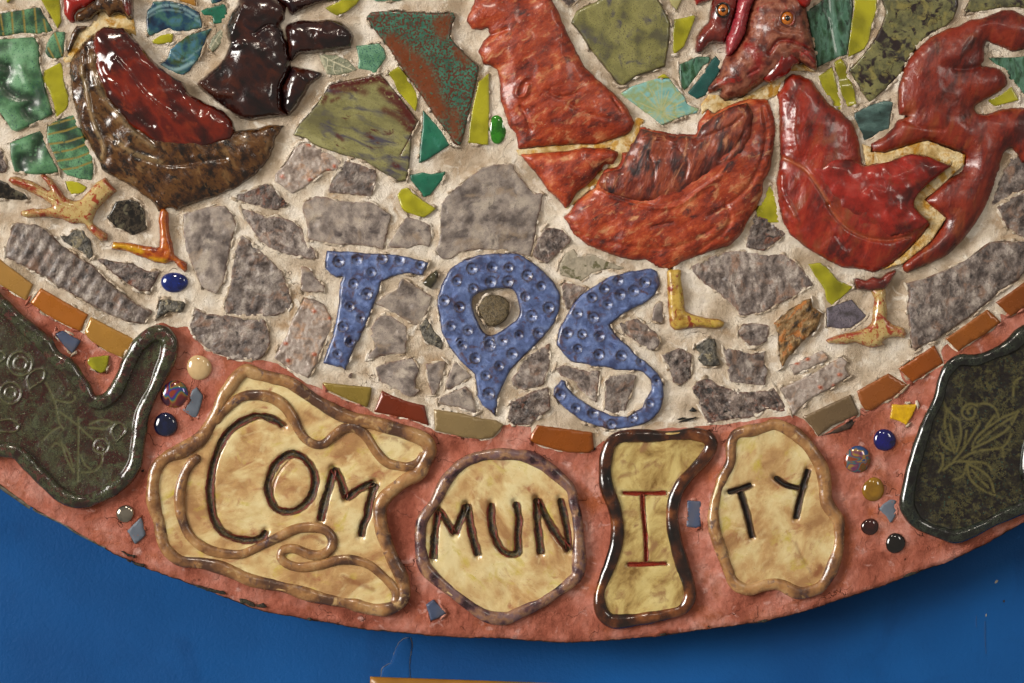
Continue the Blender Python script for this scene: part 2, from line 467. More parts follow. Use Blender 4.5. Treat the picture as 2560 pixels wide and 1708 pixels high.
stone_dark = M('dark_rusty_glaze', ['#1f1816', '#4a3d38', '#73645c', '#948579'], 24, 8, rough=0.42, coat=0.3, coat_rough=.2, bumps=[(6, 4), (16, 7)], patch=[('#7d4a34', 22, 0.62, 0.74), ('#14100e', 18, 0.61, 0.7), ('#a0948a', 20, .63, .74)], speck=('#231c1a', 2.5, 0.6, 0.7), edge='#6b4434', haze='#b5a692', stretch=(0, 1.4, 6.3), rnd=0.14, nrough=.68)
stone_bumpy = M('pimpled_pink_grey_glaze', ['#75665c', '#97887d', '#ada096', '#9a8a80'], 26, 6, rough=0.35, coat=0.35, bumps=[(5, 1.6)], ink='#a0502f', speck=('#5e504a', 3, 0.62, 0.72), patch=('#a88468', 30, 0.58, 0.74), rnd=0.05)
rock_m = M('green_black_rock', ['#1f1d18', '#45413a', '#6b665a', '#2e2b24'], 16, 6, rough=0.45, bumps=[(5, 4), (14, 6)], patch=('#8f8468', 20, 0.6, 0.68), rnd=0.1, coat=.2)
rust_rock = M('rust_rock', ['#3a2c1c', '#7c5a2e', '#a0855c', '#54493c'], 18, 6, rough=0.55, bumps=[(5, 4), (14, 8)], patch=('#a8682a', 18, 0.56, 0.66), stretch=(0.9, 2.2))
pyrite = M('coarse_brown_stone', ['#453a26', '#6c5d40', '#57492f'], 12, 5, rough=0.5, bumps=[(4, 3), (9, 3)], speck=('#2d2415', 3, 0.58, 0.64))
blackhex = M('black_brown_glaze', ['#0c0a08', '#1d1812', '#3d352a', '#15110d'], 14, 6, rough=0.2, coat=0.6, bumps=[(7, 1)], patch=('#55503f', 22, 0.6, 0.68))
yel = M('lime_yellow_glass', ['#7c780e', '#959018', '#a5a01e'], 60, 2, rough=0.25, coat=0.4, bumps=[(40, 1.0)], rnd=0.1)
yelb = M('bright_yellow_glass', ['#b58a06', '#d0a60a'], 20, 3, rough=0.3, coat=0.4, bumps=[(10, 1.5)])
green_m = M('mottled_green_glaze', ['#142e1c', '#2c5434', '#4c7850', '#5d8f66'], 42, 5, rough=0.42, coat=0.22, coat_rough=.15, bumps=[(25, 1.2)], speck=('#173c3c', 3.6, 0.56, 0.65), ink='#85742e', patch=('#14301e', 40, 0.60, 0.75), rnd=0.08)
green_wave = M('wavy_green_glaze', ['#1e3f28', '#34603c', '#538058', '#6a9a72'], 50, 5, rough=0.42, coat=0.25, coat_rough=.15, bumps=[(30, 2)], speck=('#1c4444', 3.4, 0.60, 0.68), ink='#0c2416', patch=('#7ea682', 50, .62, .8), rnd=.02)
green_dk = M('deep_leaf_green_glaze', ['#16301c', '#2c5236', '#4d7360', '#37604a'], 46, 3, rough=0.3, coat=0.4, bumps=[(20, 1)], patch=('#12261a', 45, 0.58, 0.7), stretch=(0.1, 0.35), ink='#6e8f80')
teal_m = M('teal_glaze', ['#124a38', '#185c46', '#20684e'], 40, 3, rough=0.3, coat=0.3, bumps=[(20, 1)], speck=('#3c2a1c', 9, 0.7, 0.74), patch=('#3f8070', 40, 0.64, 0.77))
teal_dk = M('dark_teal_glaze', ['#0e4440', '#12504a'], 30, 3, rough=0.4, coat=0.2, speck=('#2a6a62', 2.5, 0.62, 0.7))
sage = M('sage_green_glaze', ['#4f7d5c', '#689676', '#5d8a68'], 30, 3, rough=0.35, coat=.3, speck=('#1d4f50', 3.2, 0.56, 0.64))
bluegl = M('blue_green_pooled_glaze', ['#12263e', '#1d4258', '#3a6258', '#3f6a80'], 36, 4, rough=0.2, coat=0.5, bumps=[(20, 1)], ink='#8fb0b4', patch=('#33421e', 30, 0.6, 0.72), rnd=.05)
aqua = M('aqua_shell_glaze', ['#6fa39c', '#86b5ac', '#8fa06c', '#7db3b4'], 45, 4, rough=0.25, coat=0.5, ink='#b7b27a', bumps=[(20, 1)])
slatebl = M('slate_teal_glaze', ['#20332f', '#3a5450', '#56726c'], 50, 4, rough=0.35, coat=.3, speck=('#1b2b2b', 3, 0.6, 0.7), stretch=(1.6, 0.4))
olive_m = M('olive_mottled_glaze', ['#54513a', '#716e3f', '#87834e', '#7a7645'], 60, 6, rough=0.35, coat=0.35, bumps=[(18, 1)], patch=[('#48444c', 34, 0.6, 0.74)], speck=('#3f3a2c', 2.6, 0.58, 0.68), edge='#2c100c', rnd=0.02)
olive_red = M('olive_glaze_with_oxblood', ['#5e5a3a', '#7e7a4c', '#918d5e'], 50, 7, rough=0.3, coat=0.35, bumps=[(16, 1.2)], patch=[('#46424c', 26, 0.56, 0.70), ('#4a1a16', 22, 0.66, 0.72)], ink='#4a120a', edge='#2c120c', stretch=(-0.3, 3.0), speck=('#57513a', 2.6, .6, .7), rnd=0.02, nrough=.68)
olive_blk = M('olive_glaze_with_black_spots', ['#3c3c2a', '#66653f', '#7d7a4c'], 44, 6, rough=0.3, coat=0.4, bumps=[(16, 1)], patch=[('#1f1214', 24, 0.55, 0.64), ('#807842', 30, 0.6, 0.7)], speck=('#33161a', 6, 0.64, 0.7), edge='#33120f', rnd=0.02, nrough=.65)
rustteal = M('rust_and_teal_glaze', ['#1e4436', '#2e6350', '#3b7460'], 30, 5, rough=0.32, coat=0.35, bumps=[(14, 1.2)], speck=('#552614', 5.5, 0.50, 0.56), edge='#4a1f12', ink='#6a3210', rnd=0, nrough=.7)
leafgr = M('leaf_print_glaze', ['#6a6d58', '#80826c', '#77795f'], 18, 4, rough=0.5, coat=.1, ink='#b3ad92', bumps=[(5, 1)], speck=('#50543f', 3, 0.56, 0.64))
def mirror(n, c): return M(n, [c], 70, 3, rough=0.28, coat=0.35, coat_rough=0.08, speck=('#c59a50', 6, 0.76, 0.79), speck2=('#3d2a16', 4, 0.77, 0.8), bumps=[(60, .6)], rnd=0.04, metallic=0.15)
blue_lt = M('periwinkle_blue_glaze', ['#323c60', '#46557f', '#566895', '#6f81ae'], 34, 6, rough=0.32, coat=0.35, coat_rough=.16, bumps=[(8, 1.2), (20, 3)], ink='#2c1a17', edge='#35201c', patch=[('#4c3233', 24, 0.59, 0.74), ('#6c80b6', 26, .62, .76)], rnd=0.02, nrough=.65)
greytile = M('blue_grey_tile', ['#525a66', '#5f6874'], 30, 2, rough=0.5, speck=('#8a4a2a', 5, 0.68, 0.74), rnd=0.08)
greyplain = M('plain_slate_blue_tile', ['#343e58', '#414c66', '#4b4f60'], 40, 2, rough=0.4, coat=0.15, rnd=0.12)
# reliefs
red_org = M('orange_red_brushed_glaze', ['#48120a', '#84280c', '#a43e1a', '#bd6a3e'], 42, 9, rough=0.4, coat=0.32, coat_rough=.16, bumps=[(4, 1.0, 's'), (12, 1.8, 's'), (30, 3)], patch=[('#c48c60', 20, 0.61, 0.78), ('#2c1618', 30, 0.64, 0.77)], speck=('#c08a60', 5, .68, .76), ink='#2c1812', edge='#521408', stretch=(0.6, 2.0), rnd=0.03, nrough=.75)
red_bright = M('glossy_red_glaze', ['#480c06', '#76190b', '#8e2411', '#9c3c22'], 50, 8, rough=0.34, coat=0.4, coat_rough=.14, bumps=[(6, 1.0, 's'), (16, 1.2), (50, 3)], patch=[('#7c3a1a', 36, 0.57, 0.76), ('#300705', 60, 0.63, 0.78)], ink='#a85e30', edge='#3a0e08', stretch=(1.2, 2.6), rnd=0.03, nrough=.7)
red_wing = M('rosy_red_wing_glaze', ['#4e0e08', '#78180d', '#901f14', '#9c2f24'], 60, 6, rough=0.3, coat=0.5, coat_rough=.12, bumps=[(16, 1.0), (50, 4)], patch=[('#7c3218', 40, 0.59, 0.78)], edge='#5a140c', rnd=0.0, nrough=.62)
red_tail = M('dark_brick_red_glaze', ['#3c0a05', '#66180b', '#822a14', '#721c0f'], 60, 7, rough=0.36, coat=0.3, coat_rough=.18, bumps=[(6, 1.0, 's'), (16, 1.4), (50, 3)], patch=[('#86401f', 34, 0.58, 0.76), ('#240603', 50, 0.6, 0.76)], edge='#30100a', stretch=(1.2, 2.6), rnd=0.03, nrough=.66)
wing_red = M('wet_oxblood_glaze', ['#2c0603', '#4c0e05', '#701c07', '#561006'], 60, 5, rough=0.16, coat=0.7, coat_rough=.05, bumps=[(16, .8, 's'), (44, 3, 's')], patch=[('#7c2c10', 30, .62, .76)], edge='#22100a', ink='#8a4a2a', stretch=(-0.85, 1.8), rnd=0.02)
brown_gl = M('wet_brown_mottled_glaze', ['#180d07', '#3c220e', '#5e3c1a', '#33200f'], 30, 8, rough=0.22, coat=0.6, coat_rough=.07, bumps=[(10, 1.2), (40, 4, 's')], patch=[('#100906', 20, 0.57, 0.68), ('#80603a', 30, 0.61, 0.76)], edge='#2c170b', ink='#b09468', stretch=(-0.85, 1.6), rnd=0.02, nrough=.7)
purple_gl = M('wet_dark_purple_brown_glaze', ['#0e0405', '#200a0a', '#2e100a', '#1a0a10'], 46, 6, rough=0.18, coat=0.75, coat_rough=.05, bumps=[(14, .6), (60, 4)], patch=('#441a0a', 36, 0.58, 0.74), ink='#5a2c1a', edge='#3a1c10', stretch=(-0.7, 1.6), rnd=0.03)
head_gl = M('pinkish_brown_glaze', ['#421610', '#6e3424', '#8e5640', '#642a1c'], 34, 8, rough=0.38, coat=0.3, coat_rough=.12, bumps=[(7, 1.6), (24, 3)], patch=('#8c1e12', 44, 0.62, 0.72), edge='#42140e', ink='#7a0f0a')
dkred = M('dark_red_brown_glaze', ['#370d09', '#5a1710', '#74281c'], 36, 5, rough=0.15, coat=0.9, bumps=[(12, 3)], edge='#2c0a07')
pink_comb = M('pink_red_glaze', ['#7a1a22', '#98303a', '#a84a4c'], 36, 4, rough=0.28, coat=0.5, bumps=[(9, 1.8), (20, 3)], stretch=(1.4, 3))
scarlet = M('scarlet_glaze', ['#6e0d07', '#8c160c', '#7c1009'], 46, 4, rough=0.22, coat=0.7, bumps=[(14, 1.5)], ink='#2c0805')
foot_cream = M('cream_glaze_with_red_speckles', ['#a48a50', '#bda46c', '#b09458'], 40, 4, rough=0.18, coat=0.8, bumps=[(20, 1.5)], patch=[('#94381e', 22, 0.58, 0.66)], speck=('#94381e', 5, 0.60, 0.66), ink='#8c210e', edge='#7a2c18', rnd=0.03, nrough=.7)
foot_orange = M('orange_yellow_glaze', ['#702406', '#9a420c', '#ac5c10', '#8c340a'], 26, 5, rough=0.22, coat=0.7, bumps=[(9, 2.0)], ink='#c29406', edge='#702a10')
foot_yel = M('yellow_ochre_glaze', ['#7e5a1c', '#a58434', '#b89a48', '#a89020'], 26, 6, rough=0.35, coat=0.4, bumps=[(12, 2)], patch=('#7c3014', 20, 0.60, 0.68), edge='#7a3a1a', nrough=.65)
eye_amber = M('amber_eye_glaze', ['#a85a14', '#b96a1c'], 10, 2, rough=0.15, coat=0.9); eye_black = M('black_pupil_glaze', ['#0a0806'], 10, 2, rough=0.1, coat=1)
plaque_m = M('cream_yellow_washed_glaze', ['#9c744a', '#b89462', '#cbb37f', '#d6c696'], 80, 7, rough=0.26, coat=0.6, coat_rough=.08, bumps=[(9, .5), (40, 2.5)], patch=[('#965a3e', 34, 0.63, 0.80), ('#b8a446', 40, 0.62, 0.78), ('#d6c492', 50, .6, .76)], speck=('#4c3420', 2.6, 0.70, 0.74), ink='#7e4a2c', edge='#8a6238', rnd=0.05, nrough=.62, distort=0.35, stretch=(0.6, 1.5, 3.0))
rim_tan = M('tan_brown_rim_glaze', ['#4e3426', '#7a5434', '#9a7044', '#a88458'], 60, 6, rough=0.24, coat=0.6, coat_rough=.08, bumps=[(9, 1.2), (24, 4)], patch=[('#4a383e', 30, 0.62, 0.76), ('#b89666', 34, .62, .76)], rnd=0.05)
rim_mid = M('purple_brown_rim_glaze', ['#28161a', '#54383a', '#846048', '#6c5252'], 40, 6, rough=0.24, coat=0.55, coat_rough=.1, bumps=[(9, 1.5), (22, 4)], patch=[('#a07c58', 26, .62, .76)], rnd=0.05)
rim_dark = M('dark_brown_rim_glaze', ['#0a0504', '#241008', '#4a240e', '#764420'], 60, 6, rough=0.16, coat=0.8, coat_rough=.05, bumps=[(24, 2)], rnd=0.03)
ink_dark = M('olive_black_letter_glaze', ['#120b06', '#2a2110', '#54461f', '#1c140a'], 9, 5, rough=0.5, coat=0.12, edge='#701c0a', bumps=[(4, 2.5)])
ink_red = M('brick_red_letter_glaze', ['#6a1c10', '#862c1a', '#7a2414'], 12, 3, rough=0.3, coat=.5, bumps=[(5, 1.5)], edge='#8a4a34')
ink_blk = M('black_letter_glaze', ['#0c0805', '#1a120a', '#2e2614'], 12, 4, rough=0.45, coat=0.15, bumps=[(4, 2)], edge='#4a2a16')
plate_l = M('dark_green_brown_speckled_glaze', ['#2c1712', '#3a2e1e', '#484a30', '#32211a'], 60, 8, rough=0.26, coat=0.55, coat_rough=.08, bumps=[(8, 1), (24, 2)], patch=[('#3a1812', 44, 0.50, 0.64), ('#4c5238', 30, .6, .72)], speck=('#120e0b', 3.4, 0.51, 0.60), ink='#5c5c3c', speck2=('#626648', 3.4, 0.61, 0.69), rnd=0.02, nrough=.72)
plate_r = M('black_olive_speckled_glaze', ['#140b08', '#2a2614', '#4a4628', '#1f140e'], 44, 7, rough=0.3, coat=0.4, coat_rough=.1, bumps=[(24, 1.2)], patch=('#120a0a', 16, .55, .62), speck=('#0c0a0a', 4, 0.55, 0.62), ink='#59532e', speck2=('#24423a', 6, 0.64, 0.7), rnd=0.02, nrough=.72)
rim_l = M('dark_green_rim_glaze', ['#2a1310', '#33321f', '#444a32', '#341c16'], 34, 6, rough=0.14, coat=0.9, coat_rough=.05, bumps=[(12, 1.0), (26, 4)], speck=('#16130f', 3, 0.56, 0.62), patch=('#542e28', 22, .58, .68), rnd=0.02)
rim_r = M('black_green_rim_glaze', ['#0c0808', '#181c16', '#2c3226', '#16211f'], 24, 6, rough=0.18, coat=0.7, coat_rough=.05, bumps=[(12, .7), (40, 2)], speck=('#060606', 4, 0.54, 0.6), rnd=0.02)
wall_m = M('blue_wall_paint', ['#0a4682', '#0c4c8a', '#0e5294'], 500, 6, rough=0.6, spec=0.2, bumps=[(6, 1.0), (14, 1.1)], patch=[('#09427c', 260, .6, .8)], speck=('#1c5a9c', 40, .74, .78), rnd=0)
board_m = M('dark_board_edge', ['#1c120c', '#2e1d12', '#443020'], 20, 4, rough=0.7, bumps=[(6, 3)])
metal_m = M('weathered_metal_trim', ['#5a5a52', '#84847c', '#6a6450'], 30, 4, rough=0.35, metallic=0.8, bumps=[(8, 1)], stretch=(0.5, 4))
sign_m = M('ochre_board', ['#90601c', '#9c6a22'], 60, 2, rough=0.4, coat=.2)
chip_m = M('bare_plaster', ['#8f8878', '#a59c88'], 10, 3, rough=0.9)
scratch_m = M('scratched_paint', ['#123c68', '#15437a'], 10, 3, rough=0.5)
blackgap = M('black_adhesive', ['#050505', '#0c0b0a'], 10, 3, rough=0.6)
def gem_mat(n, c, trans=0.55, **k): return M(n, c, k.pop('scale', 22), 3, rough=0.04, coat=1.0, coat_rough=0.02, trans=trans, rnd=0.0, bumps=[(30, .8)], **k)

# ------------------------------------------------------------------ what is laid where (outlines)
QUEUE = []; EDGES = []
def Q(name, pts, mat, parent=None, **k):
    poly = P(pts) if isinstance(pts, str) else pts
    if name in ('stone_shard', 'ceramic_shard', 'glass_shard', 'rock_shard', 'pimpled_shard', 'letter_tile', 'border_tile', 'slate_tile'): EDGES.append((poly, k.get('h', 7), name))
    if k.get('mask', True) and k.get('z0', 0) < 5: MASKS.append((catmull(poly) if k.get('smoothp') else poly, k.get('swell', 1.0)))
    k['mask'] = False
    QUEUE.append(lambda: piece(name, poly, mat, parent, **k))
def QF(f): QUEUE.append(f)
def Ls(pts, wd, am, ik=0): return (catmull(P(pts), False, 4), wd, am, ik)

mural = thing('mosaic_mural', 1330, 1600, 'round ceramic mosaic panel in cream and pink grout hung on the blue wall', 'mosaic mural')

# grey stones and shards in the cream grout (parts of the mural)
stones = [
 ('d', '@0,0 -60,1350 10,1390 70,1530 40,1580 -60,1580'),
 ('s', '@0,1 1685,400 1950,325 2060,330 2130,400 2160,500 2120,650 2080,860 2040,1050 1980,1130 1850,1060 1780,900 1720,750 1690,600'),
 ('n', '@0,1 2220,600 2290,640 2350,700 @1,1 100,790 240,940 300,1100 320,1200 310,1260 240,1310 120,1335 0,1330 @0,1 2280,1340 2065,1300 2070,1200 2120,1060 2130,900 2160,720'),
 ('n', '@0,1 1740,1430 1790,1260 1900,1320 2050,1330 2200,1350 @1,1 60,1365 100,1440 130,1568 @1,2 115,30 50,150 0,165 @0,2 2300,175 2150,165 1950,100 1820,0 @0,1 1770,1500'),
 ('d', '@0,1 2110,240 2200,200 2330,165 @1,1 100,120 150,150 200,220 235,250 300,310 260,335 220,330 200,360 60,335 @0,1 2250,290'),
 ('n', '@0,1 2210,340 2350,385 @1,1 100,430 200,420 340,470 420,540 450,640 540,740 550,800 520,815 430,790 270,760 150,720 60,660 5,600 @0,1 2280,480 2230,410'),
 ('n', '@1,1 740,0 @1,0 760,1540 820,1480 960,1510 1090,1560 @1,1 1105,60 1100,120 1050,240 960,220 800,210 665,190 690,100'),
 ('s', '@1,1 425,340 440,290 540,240 660,250 720,275 880,285 1060,290 1140,335 1235,410 1215,500 1185,640 1170,720 1050,690 860,670 780,680 600,650 480,635 470,500'),
 ('s', '@1,1 1390,420 1480,450 1590,500 1610,600 1590,695 1500,670 1380,710 1210,700 1260,600 1320,510'),
 ('s', '@1,1 1700,310 1760,220 1880,130 1960,60 @1,0 2020,1585 2080,1540 2170,1515 @2,0 0,1500 @2,1 20,0 90,80 150,160 200,215 280,205 260,320 230,450 200,640 165,790 100,770 0,755 @1,1 2150,720 1980,730 1870,750 1800,800 1720,805 1650,740 1690,620 1695,450'),
 ('s', '@1,1 415,880 490,900 550,990 625,1060 620,1110 500,1115 415,1105'),
 ('s', '@1,1 1100,1215 1200,1130 1290,1090 1340,990 1450,1050 1615,1160 1580,1260 1500,1430 1380,1370 1240,1290'),
 ('s', '@1,1 1050,1450 1100,1370 1180,1320 1250,1340 1380,1430 1380,1568 @1,2 1370,110 1250,115 1140,130 1030,160 1035,120 1100,60 @1,1 1090,1568 1050,1520 1080,1500'),
 ('s', '@1,2 1090,240 1230,190 1430,150 1470,200 1490,260 1460,350 1460,430 1500,450 1450,500 1400,510 1300,450 1210,400 1150,370 1120,310'),
 ('s', '@1,2 1555,210 1740,185 1720,300 1680,420 1625,495 1590,400 1570,300'),
 ('s', '@1,2 1820,190 1900,250 1980,320 1880,380 1780,440 1740,430 1770,300'),
 ('s', '@1,2 1665,560 1700,510 1820,460 1920,415 1980,480 2025,660 1850,600 1700,575'),
 ('d', '@1,2 880,290 875,330 845,325'),
 ('n', '@2,2 0,340 60,270 90,160 200,100 340,20 350,150 340,240 280,400 110,445 0,400'),
 ('d', '@2,2 -10,560 130,490 330,415 350,520 350,620 250,690 160,765 10,765 -40,700'),
 ('n', '@2,2 400,240 500,215 620,260 800,270 800,370 775,555 720,520 620,440 560,360 450,310'),
 ('n', '@2,2 860,370 900,320 1000,300 1140,305 1120,400 1060,560 1040,630 960,680 850,620 860,500'),
 ('d', '@2,1 2220,390 2350,450 @3,1 90,510 170,575 60,670 0,710 @2,1 2300,740 2150,700 2170,600 2200,500'),
 ('n', '@2,1 1645,880 1800,800 2000,740 2200,740 @3,1 0,775 150,770 250,840 380,980 410,1050 340,1090 200,1170 60,1240 @2,1 2330,1290 2110,1330 2050,1260 1900,1120 1750,1020 1680,950'),
 ('n', '@2,1 990,1400 1060,1380 1150,1355 1220,1410 1330,1500 1360,1568 @2,2 1355,30 1300,85 1200,40 @2,1 1120,1560 1060,1510 1020,1480'),
 ('s', '@2,1 1290,1370 1300,1280 1330,1220 1380,1200 1385,1400'),
 ('n', '@2,1 470,1030 560,1040 700,1080 640,1130 580,1190 530,1270 500,1270 460,1160'),
 ('d', '@2,1 190,770 240,630 300,530 380,530 470,550 540,640 420,760 320,850 220,800'),
 ('n', '@2,1 2080,1480 2130,1410 2250,1400 2350,1420 @3,1 10,1440 -10,1560 @2,2 2280,30 2210,50 @2,1 2150,1580'),
 ('d', '@2,2 1380,125 1540,65 1650,120 1640,340 1550,400 1490,370 1440,260'),
 ('n', '@2,2 1940,55 2080,80 2200,120 2320,95 2320,200 2350,260 2320,400 2150,390 2010,370 1980,250'),
 ('d', '@2,2 1660,430 1700,370 1785,330 1900,400 2000,440 2120,470 2350,455 @3,2 60,425 100,500 190,640 100,640 @2,2 2340,615 2230,690 2040,710 1800,750 1750,640 1700,540'),
 ('n', '@3,1 2150,0 2220,-110 2400,-190 2400,140 2230,240 2060,320 2060,270 2110,100'),
 ('n', '@3,1 2110,340 2230,250 2400,190 2400,640 2300,580 2200,510 2150,420'),
 ('d', '@2,0 430,-40 640,-40 590,10 520,60 480,30'),
]
smats = {'s': stone_smooth, 'n': stone_m, 'd': stone_dark}
for k_, pts in stones:
    bb = P(pts); lo_, hi_ = bb.min(0), bb.max(0); nd = int((hi_[0] - lo_[0]) * (hi_[1] - lo_[1]) / {'s': 2500, 'n': 420, 'd': 300}[k_])
    dm = [(random.uniform(lo_[0], hi_[0]), random.uniform(lo_[1], hi_[1]), random.uniform(4.5, 9), random.choice((-3.2, -2.4, 1.8))) for _ in range(nd)]
    Q('stone_shard', pts, smats[k_], mural, bumps=dm, step=5, h=random.uniform(5.5, 7.5), edge=2.6, grow=1.5, jg=2.1, noise=[(40, 1.2), (14, {'s': .5, 'n': 1.5, 'd': 2.2}[k_])], dome=1.2, domew=25, tilt=random.uniform(-.01, .01))
# wrinkled long stones
Q('stone_shard', '@0,1 150,470 230,485 330,490 430,540 560,680 740,800 850,860 920,940 1000,1020 1120,1120 1250,1210 1400,1290 1320,1415 1150,1380 950,1300 760,1190 560,1080 400,970 290,915 150,850 45,790 50,700 90,560 120,500', stone_m, mural,
  h=10, edge=6, jg=2, dome=5, domew=30, noise=[(30, 2.5), (12, 1.8)], wave=(0.55, 27, 2.0), label='long rippled purple-grey stone shard beside the ochre border tiles')
Q('stone_shard', '@0,1 865,795 1000,820 1130,840 1220,850 1350,920 1470,915 1430,1010 1370,1110 1270,1100 1120,1010 1000,910 940,860', stone_dark, mural, h=9, edge=5, jg=2, noise=[(22, 2.5), (10, 1.5)], dome=3, domew=20)
Q('stone_shard', '@3,1 1270,1030 1450,980 1650,900 1800,830 1950,720 2040,650 2420,640 2420,860 2300,1010 2120,1110 2050,1190 1900,1310 1700,1450 1550,1560 @3,2 1480,10 1350,90 1320,60 @3,1 1305,1540 1300,1450 1280,1250 1300,1120', stone_m, mural,
  h=10, edge=6, jg=1.6, dome=4, domew=30, noise=[(24, 2.6), (9, 2.2)], label='largest purple-grey stone shard with a pebbled surface beside the brown border tiles')
Q('rock_shard', '@0,1 550,595 620,600 680,540 760,545 830,640 850,780 820,810 740,740 640,690 580,650', rock_m, mural, h=7, jg=2, noise=[(20, 3), (8, 2)])
Q('rock_shard', '@0,1 1460,1190 1520,1175 1690,1200 1700,1240 1670,1300 1540,1300 1425,1370 1440,1290', rock_m, mural, h=9, jg=1.5, noise=[(16, 2)], dome=3, domew=12)
Q('rock_shard', '@2,2 1675,50 1740,10 @2,1 1800,1540 1860,1540 @2,2 1880,20 1880,110 1915,210 1850,235 1760,220 1700,160 1730,110', rock_m, mural, h=10, jg=1.6, noise=[(12, 3.5)], dome=4, domew=14)
Q('rock_shard', '@1,1 1560,1345 1600,1400 1640,1480 1700,1530 @1,2 1715,20 1700,75 1600,20 @1,1 1550,1560 1520,1500 1500,1420', rock_m, mural, h=8, jg=1.6, noise=[(12, 3)])
Q('rock_shard', '@1,1 1525,1030 1600,950 1655,905 1675,930 1660,1020 1610,1090 1550,1060', gem_mat('smoky_glass', '#3a3624 #57523a'.split(), .3), mural, h=12, jg=.6, dome=5, domew=14, ridge=[(20, 3)], label='small glossy smoky glass chip between the letters T and O')
Q('rock_shard', '@3,1 60,1400 200,1270 320,1200 400,1165 410,1250 500,1310 480,1400 420,1490 320,1568 @3,2 250,80 180,160 130,240 110,150 100,0 @3,1 90,1500', rust_rock, mural, h=10, jg=3, dome=4, domew=20, ridge=[(24, 5)], noise=[(9, 3)], label='rough rusty orange and black rock chip left of the slate chip')
Q('rock_shard', '@1,1 2080,1180 2130,1140 2250,1150 2330,1220 2320,1320 2270,1390 2180,1430 2110,1400 2060,1320 2040,1260', pyrite, mural, smoothp=True, h=9, jg=1, dome=4, domew=22, noise=[(8, 1.5)], label='round brown gritty pebble inside the letter O')
Q('ceramic_shard', '@0,1 1060,280 1180,262 1260,280 1330,370 1345,540 1215,595 1130,540 1060,520 970,430 1010,380', blackhex, mural, h=9, edge=4, jg=1, noise=[(20, 1)], label='glossy black seven sided shard between the two bird feet')
Q('ceramic_shard', '@0,1 -60,70 0,85 60,110 150,170 230,215 265,275 0,258 -60,250', blackhex, mural, h=9, jg=1.2)
Q('ceramic_shard', '@3,1 540,1260 650,1220 770,1180 820,1240 910,1330 860,1380 760,1450 640,1450 540,1430', M('slate_glaze', ['#3a3436', '#57505a', '#6a626a'], 22, 5, rough=.4, coat=.2, bumps=[(6, 2)], speck=('#2a2628', 3, .58, .66)), mural, h=8, jg=1)
# pimpled shards
def pimples(poly, n, r=5, a=3.5, fr=.2):
    b = poly; x0, y0 = b.min(0); x1, y1 = b.max(0); out = []; ink = []
    g = []
    st = math.sqrt((x1 - x0) * (y1 - y0) / n)
    for yy in np.arange(y0, y1, st * .87):
        for xx in np.arange(x0, x1, st): g.append((xx + random.uniform(-.25, .25) * st + (int(yy) % 2) * st / 2, yy + random.uniform(-.25, .25) * st))
    g = np.array(g); g = g[inside(g, b)]
    return [(x, y, r * random.uniform(.7, 1.2), a * random.uniform(.6, 1.3)) for x, y in g], [(np.array([[x - 2, y], [x + 2, y + 1]]), 5.0, 0.3, 1.0) for x, y in g if random.random() < fr]
for pts, lab in (('@1,0 200,1568 270,1500 360,1350 440,1300 560,1350 700,1420 780,1480 750,1568 @1,1 640,0 530,90 430,160 330,210 250,150 165,90 180,20', 'pimpled pinkish grey shard below the olive tile with oxblood corners'),
            ('@1,1 440,1165 520,1175 620,1220 690,1350 700,1420 640,1568 @1,2 620,30 560,200 480,340 380,300 250,220 165,150 220,30 @1,1 270,1540 330,1370 400,1250', 'tall pimpled pinkish grey shard left of the letter T'),
            ('@3,2 200,220 350,150 500,80 560,140 550,180 400,240 240,310', None),
            ('@3,2 110,430 250,370 450,270 680,140 735,190 710,240 755,320 700,350 600,420 400,520 230,685 180,560', 'pimpled pale grey shard with a frilled end above the brown border tiles')):
    pp = P(pts); area = (np.ptp(pp[:, 0]) * np.ptp(pp[:, 1])); bp, ik = pimples(pp, area / 150, 3.8, 2.8, .035)
    Q('pimpled_shard', pp, stone_bumpy, mural, h=8, edge=5, jg=1.8, step=4, bumps=bp, lines=ik, noise=[(30, 1)], label=lab)
pp = P('@2,1 430,870 490,750 570,710 620,790 750,760 880,830 1035,890 1000,910 870,900 740,940 640,1020 450,960')
Q('stone_shard', pp, M('pale_smeared_stone', ['#8f8673', '#aa9f8a', '#9a917c'], 24, 5, rough=.6, bumps=[(7, 2)], patch=('#5f5a3a', 20, .58, .66)), mural, h=5, jg=2, noise=[(14, 2)])

